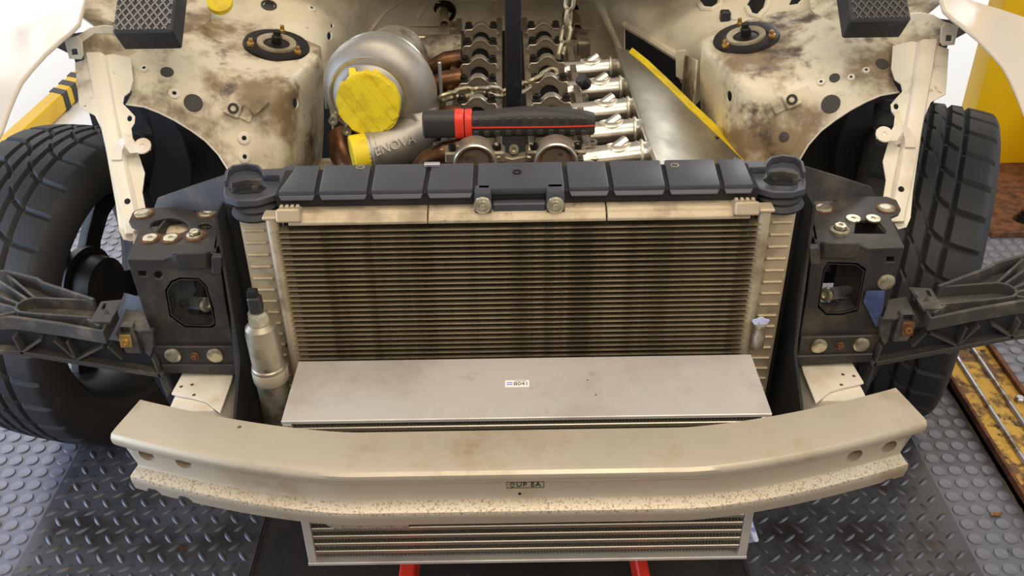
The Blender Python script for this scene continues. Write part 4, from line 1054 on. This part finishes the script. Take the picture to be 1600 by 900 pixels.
# front cam seal housings
for xc_f, u, v in ((xc1, 740, 252), (xc2, 869, 250)):
    c = V((xc_f, yfr, at(u, v, Y=yfr).z - .006))
    MB().lathe(c, (0, 1, 0), [(.034, .0), (.037, .004), (.038, .03), (.029, .03), (.029, .004), (.031, 0)], 36).build('seal_housing', 'cap_face', eng)
    MB().lathe(c, (0, 1, 0), [(.0305, -.0012), (.0335, -.0018), (.0355, -.0005), (.034, .002)], 40).build('machined_ring', 'bright_edge', eng)
    MB().lathe(c, (0, 1, 0), [(.029, .006), (.019, .012), (.019, .03)], 30).build('oil_seal', 'rust', eng)
    MB().lathe(c, (0, 1, 0), [(.019, .028), (0, .028)], 24).build('bore', 'dark_void', eng)
    for s_ in (-1, 1):
        MB().box(c + V((s_ * .038, .018, .010)), (.022, .03, .02)).build('housing_ear', 'head_alu', eng, bevel=.003)
        MB().lathe(c + V((s_ * .036, .014, .020)), (0, 0, 1), [(.007, 0), (.007, .008), (.003, .008), (.003, .005), (0, .005)], 12).build('ear_bolt', 'bolt_dark', eng)
# front plate between the cams
c = at(803, 245, Y=yfr)
MB().prism([at(u, v, Y=yfr + .01) for u, v in ((700, 262), (703, 238), (712, 228), (770, 232), (784, 244), (800, 248), (822, 244), (832, 232), (905, 226), (915, 236), (918, 262))], (0, .02, 0)).build('front_plate', 'head_alu', eng, bevel=.002)
MB().lathe(at(803, 232, Y=yfr + .03), (0, -1, .3), [(.008, 0), (.008, .012), (.004, .012), (.004, .006), (0, .006)], 12).build('centre_stud', 'zinc', eng)
for u in (779, 826):
    MB().strip([at(u, 245, Y=yfr + .005), at(u - (4 if u < 800 else -4), 222, Y=yfr + .02)], .004, .006, (0, -1, 0)).build('front_web', 'cap_face', eng)
# dark block and front cover below
MB().box((xm, yfr - .02, .52), (.24, .05, .25)).build('front_cover', 'head_alu', eng, bevel=.004)
# back plate and side pieces
MB().box((xm - .128, ybk_ - .03, .70), (.02, .05, .05)).build('rear_lug', 'head_alu', eng, bevel=.003)
MB().box((xm + .150, 2.02, .68), (.03, .09, .08)).build('rear_bracket', 'head_alu', eng, bevel=.004)

# ================================================================== TURBOCHARGER
C = at(588, 142, Y=1.60); AXT = V((-.10, -1, .02)).normalized()
e1 = V((1, -.10, 0)); e1 = (e1 - AXT * e1.dot(AXT)).normalized(); e2 = e1.cross(-AXT).normalized()
if e2.z < 0: e2 = -e2
tb = thing('turbocharger', 'large grey cast turbocharger with yellow taped inlet', 'turbocharger', C - V((0, 0, .12)))
path = []; rad = []
for k in range(30):
    a = R(235 - 262 * k / 29); w = k / 29
    rm = .058 + .010 * w; path.append(C + e1 * math.cos(a) * rm + e2 * math.sin(a) * rm); rad.append(.030 + .012 * w)
# outlet pipe heading down to the left
ends = [(663, 196, 1.585), (648, 212, 1.565), (625, 225, 1.545), (595, 234, 1.53), (568, 240, 1.52), (552, 243, 1.515)]
for i, (u, v, y) in enumerate(ends): path.append(at(u, v, Y=y)); rad.append(.042 - .0022 * i)
MB().tube(path, rad, 28).build('compressor_scroll', 'turbo_alu', tb, smooth=60)
MB().lathe(C, AXT, [(0, -.03), (.075, -.03), (.075, .0), (.074, .026), (.070, .034), (.060, .036), (.056, .040), (.050, .050), (.0515, .052), (.0515, .066), (.047, .066), (.047, .04), (0, .04)], 48).build('inlet_horn', 'turbo_alu', tb, smooth=40)
MB().lathe(C, AXT, [(.088, -.030), (.092, -.036), (.092, -.046), (.075, -.050), (0, -.050)], 48).build('back_plate', 'bare_alu', tb)
MB().lathe(C, AXT, [(.068, .0345), (.0725, .036), (.0765, .030), (.074, .027)], 48).build('horn_ring', 'bare_alu', tb)
# yellow tape cap: crumpled cover over the inlet
I0 = C + AXT * .066
m = MB(); n = 40; rings = []
rnd = random.Random(3)
jit = [1 + rnd.uniform(-.03, .03) for _ in range(n)]
for (r_, h) in ((.0545, -.018), (.0550, -.004), (.0545, .001), (.034, .0024), (.016, .0015), (.004, .003)):
    rings.append([I0 + (e1 * math.cos(2 * math.pi * k / n) + e2 * math.sin(2 * math.pi * k / n)) * r_ * (jit[k] if r_ > .03 else 1) + AXT * (h + (rnd.uniform(-.002, .002) if h < -.01 else rnd.uniform(-.0004, .0004))) for k in range(n)])
tp = m.loft(rings).build('tape_cover', 'tape', tb, smooth=30, label='yellow tape stretched over the inlet')
for k, off in enumerate((-.026, -.012, .003, .018)):
    dx = (e1 * .55 - e2 * .83).normalized(); sd = dx.cross(AXT); hl = math.sqrt(.0525 ** 2 - off ** 2) * .96
    q = I0 + sd * off + AXT * .0032
    MB().hexa([q - dx * hl - sd * .008, q + dx * hl - sd * .008, q + dx * hl + sd * .008, q - dx * hl + sd * .008] + [w + AXT * .0008 for w in (q - dx * hl - sd * .008, q + dx * hl - sd * .008, q + dx * hl + sd * .008, q - dx * hl + sd * .008)]).build('tape_strip', 'tape', tp)
for a0, ln in ((118, .03), (150, .022), (165, .018), (75, .016)):
    d = e1 * math.cos(R(a0)) + e2 * math.sin(R(a0)); sd = d.cross(AXT); q = I0 + d * .046 - AXT * .006
    MB().prism([q - sd * .010, q + sd * .010, q + sd * .006 + d * ln * .5 - AXT * .018, q - sd * .004 + d * ln * .6 - AXT * .02], AXT * .0012).build('tape_flap', 'tape', tp)
pe = path[-1]; pd = (path[-1] - path[-3]).normalized()
MB().lathe(pe - pd * .006, pd, [(.034, -.02), (.035, 0), (.035, .006), (.033, .008), (0, .009)], 26).build('outlet_tape', 'tape', tb)
MB().lathe(pe, pd, [(.0335, -.040), (.0355, -.038), (.0355, -.030), (.0335, -.028)], 28).build('outlet_bead', 'turbo_alu', tb)
# cast lettering on the outlet pipe
Lp = at(610, 222, Y=1.44); 
pa = path[-5]; pb = path[-2]; dirp = (pa - pb).normalized(); nn = (CAM - pa); nn = (nn - dirp * nn.dot(dirp)).normalized()
text('cast_lettering', 'ENOVA', frame((path[-4] + path[-3]) / 2 + nn * .0385 - dirp * .002, (nn - dirp * .10), dirp), .022, 'turbo_alu', tb, .002)
# compressor bolts
for u, v in ((543, 204), (521, 188)):
    p = at(u, v, Y=1.55); MB().lathe(p, AXT, [(.008, -.02), (.008, .004), (.004, .004), (.004, 0), (0, 0)], 12).build('housing_bolt', 'zinc', tb)
# bearing section and turbine
MB().lathe(C, AXT, [(.050, -.05), (.045, -.10), (.055, -.105), (.062, -.12), (.062, -.18), (.04, -.21), (0, -.21)], 36).build('turbine_housing', 'head_alu', tb)
MB().cyl(at(610, 88, Y=1.92), at(722, 86, Y=1.92), .042, n=26).build('downpipe', 'head_alu', tb)
MB().cyl(at(650, 58, Y=1.78), at(664, 58, Y=1.78), .0025, n=8).build('actuator_rod', 'zinc', tb)
MB().tube([at(560, 275, Y=1.60), at(540, 240, Y=1.62), at(536, 215, Y=1.66)], .03, 16).build('exhaust_pipe', 'manifold', tb, smooth=60)
# exhaust manifold runners beside the head
man = thing('exhaust_manifold', 'heat-tinted brown exhaust manifold pipes between turbo and head', 'manifold', at(680, 235, Y=1.5) - V((0, 0, .1)))
for v0, y in ((240, 1.46), (185, 1.58), (128, 1.72), (98, 1.84)):
    a = at(706, v0 - 5, Y=y); MB().tube([a + V((.02, 0, .0)), a + V((-.01, 0, -.004)), a + V((-.04, .0, -.02)), a + V((-.07, .0, -.055)), a + V((-.09, .0, -.11))], .020, 16).build('pipe', 'manifold', man, smooth=60)
MB().box(at(688, 122, Y=1.66), (.006, .006, .06)).build('stud_bar', 'worn_steel', man, bevel=.001)

# ================================================================== INTAKE MANIFOLD
im = thing('intake_manifold', 'polished aluminium intake manifold with welded runners and a wide plenum', 'intake manifold', at(1000, 180, Z=.6))
rn = [(888, 112, 962, 106, 1), (900, 143, 978, 137, 1), (908, 178, 990, 170, 1), (915, 211, 1001, 203, 1), (925, 249, 1012, 239, 1), (935, 290, 1025, 280, 1)]
for i, (u0, v0, u1, v1, _) in enumerate(rn):
    zz = .708
    a = at(u0, v0, Z=zz); b = at(u1, v1, Z=zz)
    d = (b - a).normalized(); L = (b - a).length
    ru = MB().lathe(a, d, [(0, -.02), (.021, -.02), (.021, L * .80), (.0225, L * .82), (.021, L * .84), (.021, L), (0, L)], 24).build('runner', 'runner_alu', im, smooth=40)
    up = V((0, -.25, .97)); sd = V((0, -1, 0))
    q = a + d * L * .36 + V((0, .002, .010))
    g = (d * .80 + V((0, .22, .42))).normalized()
    MB().lathe(q, g, [(.0100, -.008), (.0100, .030), (.0070, .031), (.0070, .018), (0, .018)], 16).build('injector_bung', 'runner_alu', ru)
    # weld bead around the bung
    wb = []
    for k in range(16):
        an = 2 * math.pi * k / 16; ex = d; ey = V((0, 1, 0)); pp = a + d * (L * .46 + .018 * math.cos(an)) + V((0, .012 * math.sin(an), .0200 - .004 * abs(math.sin(an)))); wb.append(pp)
    MB().tube(wb, .0042, 8, closed=True).build('weld_bead', 'weld', ru)
    fb = [b - d * .012 + (V((0, 1, 0)) * math.cos(t_) + V((0, 0, 1)) * math.sin(t_)) * .022 for t_ in [2 * math.pi * k / 14 for k in range(14)]]
    MB().tube(fb, .003, 7, closed=True).build('flange_weld', 'weld', ru)
    MB().box(a + V((-.004, 0, -.004)), (.026, .040, .034)).build('head_flange', 'bare_alu', ru, bevel=.003)
pA = at(960, 74, Z=.735); pB = at(986, 80, Z=.73); pC = at(1172, 256, Z=.66); pD = at(1024, 262, Z=.715)
mid = [at(987, 150, Z=.735), at(1006, 210, Z=.73)]
def plen(u, v):
    w = (v - 74) / 185; return at(u, v, Z=.735 - .02 * w - .10 * max(0, (u - (965 + (v - 74) * .33)) / 160) ** 1.6)
MB().sheet([(962, 74), (986, 79), (1030, 118), (1080, 166), (1130, 212), (1175, 256), (1100, 264), (1028, 264), (1010, 215), (990, 152), (972, 100)], [], plen, .05, 14).build('plenum', 'plenum_alu', im, smooth=60)
MB().strip([plen(u, v) + V((0, 0, -.03)) for u, v in ((962, 76), (974, 108), (990, 152), (1008, 212), (1026, 262))], .034, .006).build('plenum_lip', 'plenum_alu', im, bevel=.002)
rr = []
for u, v in ((985, 79), (1010, 99), (1040, 127), (1080, 166), (1120, 203), (1172, 252)):
    w_ = 5 + (v - 79) * .018
    a = plen(u - w_ * .5, v + w_ * .6); b = plen(u + 3, v - 4); rr.append([a + V((0, 0, .001)), b + V((0, 0, .001)), b + V((.002, 0, -.02)), a + V((0, 0, -.0))])
MB().loft(rr).build('tape_edge', 'tape', im, label='strip of yellow tape along the plenum edge')
p = plen(1120, 216); MB().lathe(p, (0, 0, 1), [(.004, 0), (.004, .002), (0, .002)], 10).build('plenum_screw', 'bolt_dark', im)
# black sensor plug by the second runner
p = at(912, 128, Z=.74)
tag(MB().lathe(p, V((-.5, -.3, .6)), [(.010, -.012), (.012, -.008), (.012, .010), (.009, .013), (0, .013)], 8).build('sensor_plug', 'black_plastic', smooth=30), 'small black plug beside the polished intake runners', 'plug')

# ================================================================== ENGINE SUPPORT BAR (pads, cross beam, hanging post)
sb = thing('engine_support_bar', 'black engine support bar with central post and two gridded rubber pads', 'support bar', (X0, 1.6, .86))
for SIDE in (1, -1):
    o0 = at(175, 52, Y=1.47); o1 = at(268, 48, Y=1.47); wd_ = o1.x - o0.x; o0.z = (o0.z + o1.z) / 2
    al = R(38); w_ = V((0, math.cos(al), math.sin(al))); n_ = V((0, -math.sin(al), math.cos(al))); th = .050; ln = .15
    ex = V((1, 0, 0))
    pad = MB().hexa([o0 - n_ * th, o0 + ex * wd_ - n_ * th, o0 + ex * wd_ + w_ * ln - n_ * th, o0 + w_ * ln - n_ * th,
                     o0, o0 + ex * wd_, o0 + ex * wd_ + w_ * ln, o0 + w_ * ln]).build('rubber_pad', 'pad_rubber', sb, bevel=.003)
    # raised diamond ribs on the sloping face
    def clip(p, d, x1, y1):
        ts = [tuple(sorted(((.003 - p[0]) / d[0], (x1 - .003 - p[0]) / d[0]))), tuple(sorted(((.004 - p[1]) / d[1], (y1 - .004 - p[1]) / d[1])))]
        a = max(t_[0] for t_ in ts); b = min(t_[1] for t_ in ts); return (a, b) if b - a > .004 else None
    for sgn in (1, -1):
        for k in range(-14, 26):
            p = (k * .0125, 0); d = (sgn * .58, .81)
            r_ = clip(p, d, wd_, ln)
            if r_:
                e_ = [o0 + ex * (p[0] + d[0] * q) + w_ * (p[1] + d[1] * q) - n_ * .001 for q in r_]
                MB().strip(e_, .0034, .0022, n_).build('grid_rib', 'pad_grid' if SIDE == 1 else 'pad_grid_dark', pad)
    lt = o0 + ex * wd_ / 2 + w_ * ln * .8 - n_ * th
    MB().tube([lt, lt + V((0, .02, .12)), V((lt.x + .03, 1.60, 1.46))], .016, 12).build('leg', 'post_black', sb)
SIDE = 1
MB().box((0, 1.60, 1.47), (1.25, .05, .05)).build('cross_beam', 'post_black', sb, bevel=.004)
pt0 = at(803, 165, Y=1.53); pt1 = at(803, 0, Y=1.53)
MB().hexa([V((pt0.x - .0135, 1.52, .765)), V((pt0.x + .0135, 1.52, .765)), V((pt0.x + .0135, 1.547, .765)), V((pt0.x - .0135, 1.547, .765)),
           V((pt1.x - .0135, 1.585, 1.46)), V((pt1.x + .0135, 1.585, 1.46)), V((pt1.x + .0135, 1.612, 1.46)), V((pt1.x - .0135, 1.612, 1.46))]).build('post', 'post_black', sb, bevel=.003, seg=2)

# ================================================================== GRIP HANDLE lying across the caps
YH = 1.475
h0 = at(661, 194, Y=YH); h1 = at(929, 191, Y=YH); zc_ = (h0.z + h1.z) / 2
gh = thing('grip_handle', 'black rubber grip handle with a bright red collar lying across the engine', 'handle', V(((h0.x + h1.x) / 2, YH, zc_ - .02)))
HL = h1.x - h0.x
def ring(s, hz, hy, up=0):
    return [V((h0.x + s * HL, YH + hy * math.copysign(abs(math.cos(a)) ** .6, math.cos(a)), h0.z + (h1.z - h0.z) * s + up + hz * math.copysign(abs(math.sin(a)) ** .6, math.sin(a)))) for a in [2 * math.pi * k / 20 for k in range(20)]]
MB().loft([ring(0, .019, .014), ring(.01, .022, .017), ring(.10, .0222, .017), ring(.19, .0215, .017)]).build('butt', 'grip', gh, smooth=45)
MB().loft([ring(.188, .0232, .018), ring(.194, .0236, .0185), ring(.236, .0236, .0185), ring(.240, .0225, .0175)]).build('collar', 'red_plastic', gh, smooth=45, label='bright red collar')
MB().loft([ring(.246, .0225, .0175), ring(.250, .0234, .0184), ring(.282, .0234, .0184), ring(.286, .0225, .0175)]).build('collar', 'red_plastic', gh, smooth=45, label='bright red collar')
MB().loft([ring(.236, .0205, .016), ring(.25, .0205, .016)]).build('collar_gap', 'dark_void', gh)
MB().loft([ring(.284, .0195, .0165), ring(.36, .0200, .0170), ring(.46, .0218, .018, .002), ring(.58, .0232, .0185, .0035), ring(.70, .0232, .0185, .0035), ring(.82, .0218, .018, .0022), ring(.93, .0195, .0165, 0), ring(.99, .0175, .015, -.002), ring(1.0, .015, .012, -.002)]).build('grip', 'grip', gh, smooth=45)
MB().strip([V((h0.x + HL * s, YH - yy, h0.z + (h1.z - h0.z) * s + zz)) for s, yy, zz in ((.286, .0172, -.0005), (.36, .0176, -.0005), (.46, .0186, 0), (.58, .0191, 0), (.70, .0191, .0), (.82, .0186, .0), (.93, .0172, .0), (.995, .0150, -.0002))], .0018, .0022).build('stripe', 'red_plastic', gh)
for k in range(11):
    s = .31 + k * .062
    for dz in (.0105, -.0105):
        up = .0035 * math.sin(math.pi * min(1, max(0, (s - .36) / .55)))
        MB().box((h0.x + HL * s, YH - .0165 - .0012 * math.sin(math.pi * (s - .25) / .75), h0.z + (h1.z - h0.z) * s + dz + up * .6), (.0095, .004, .0095)).build('grip_pad', 'grip', gh, bevel=.0012)

# ================================================================== CHAINS
def link_mesh(L_=.041, W_=.0255, r_=.0045):
    pts = []
    R_ = W_ / 2 - r_; hl = L_ / 2 - W_ / 2
    for k in range(9): a = -math.pi / 2 + math.pi * k / 8; pts.append((hl + R_ * math.cos(a), R_ * math.sin(a), 0))
    for k in range(9): a = math.pi / 2 + math.pi * k / 8; pts.append((-hl + R_ * math.cos(a), R_ * math.sin(a), 0))
    return MB().tube(pts, r_, 9, closed=True).mesh('chain_link', 60)
LK = link_mesh()
def chain(px, label):
    P = [at(u, v, Y=y) for u, v, y in px]
    t = thing('chain', label, 'chain', sum(P, V((0, 0, 0))) / len(P))
    pitch = .0315; pts = [P[0]]; seg = 0; cur = P[0].copy(); out = [cur.copy()]
    i = 1
    while i < len(P):
        d = P[i] - cur
        if d.length >= pitch: cur = cur + d.normalized() * pitch; out.append(cur.copy())
        else: i += 1
    for k in range(len(out) - 1):
        a, b = out[k], out[k + 1]; d = (b - a).normalized(); c = (a + b) / 2
        n1 = d.cross(V((0, -1, .4))).normalized(); n2 = d.cross(n1)
        z = (n1 + n2 * .6).normalized() if k % 2 else (n2 - n1 * .6).normalized()
        M4 = Matrix((d, z.cross(d), z)).transposed().to_4x4(); M4.translation = c
        link('chain_link', LK, 'chain_zinc', t, M4)
    return t
chain([(892, -12, 1.84), (888, 20, 1.83), (886, 55, 1.82), (876, 92, 1.80), (868, 108, 1.78)], 'zinc chain hanging down over the right bearing caps')
chain([(868, 110, 1.72), (845, 122, 1.70), (822, 134, 1.68), (800, 146, 1.66), (775, 146, 1.64), (750, 140, 1.62), (722, 142, 1.61), (700, 150, 1.60), (684, 155, 1.59)], 'zinc chain lying across the bearing caps behind the black post')
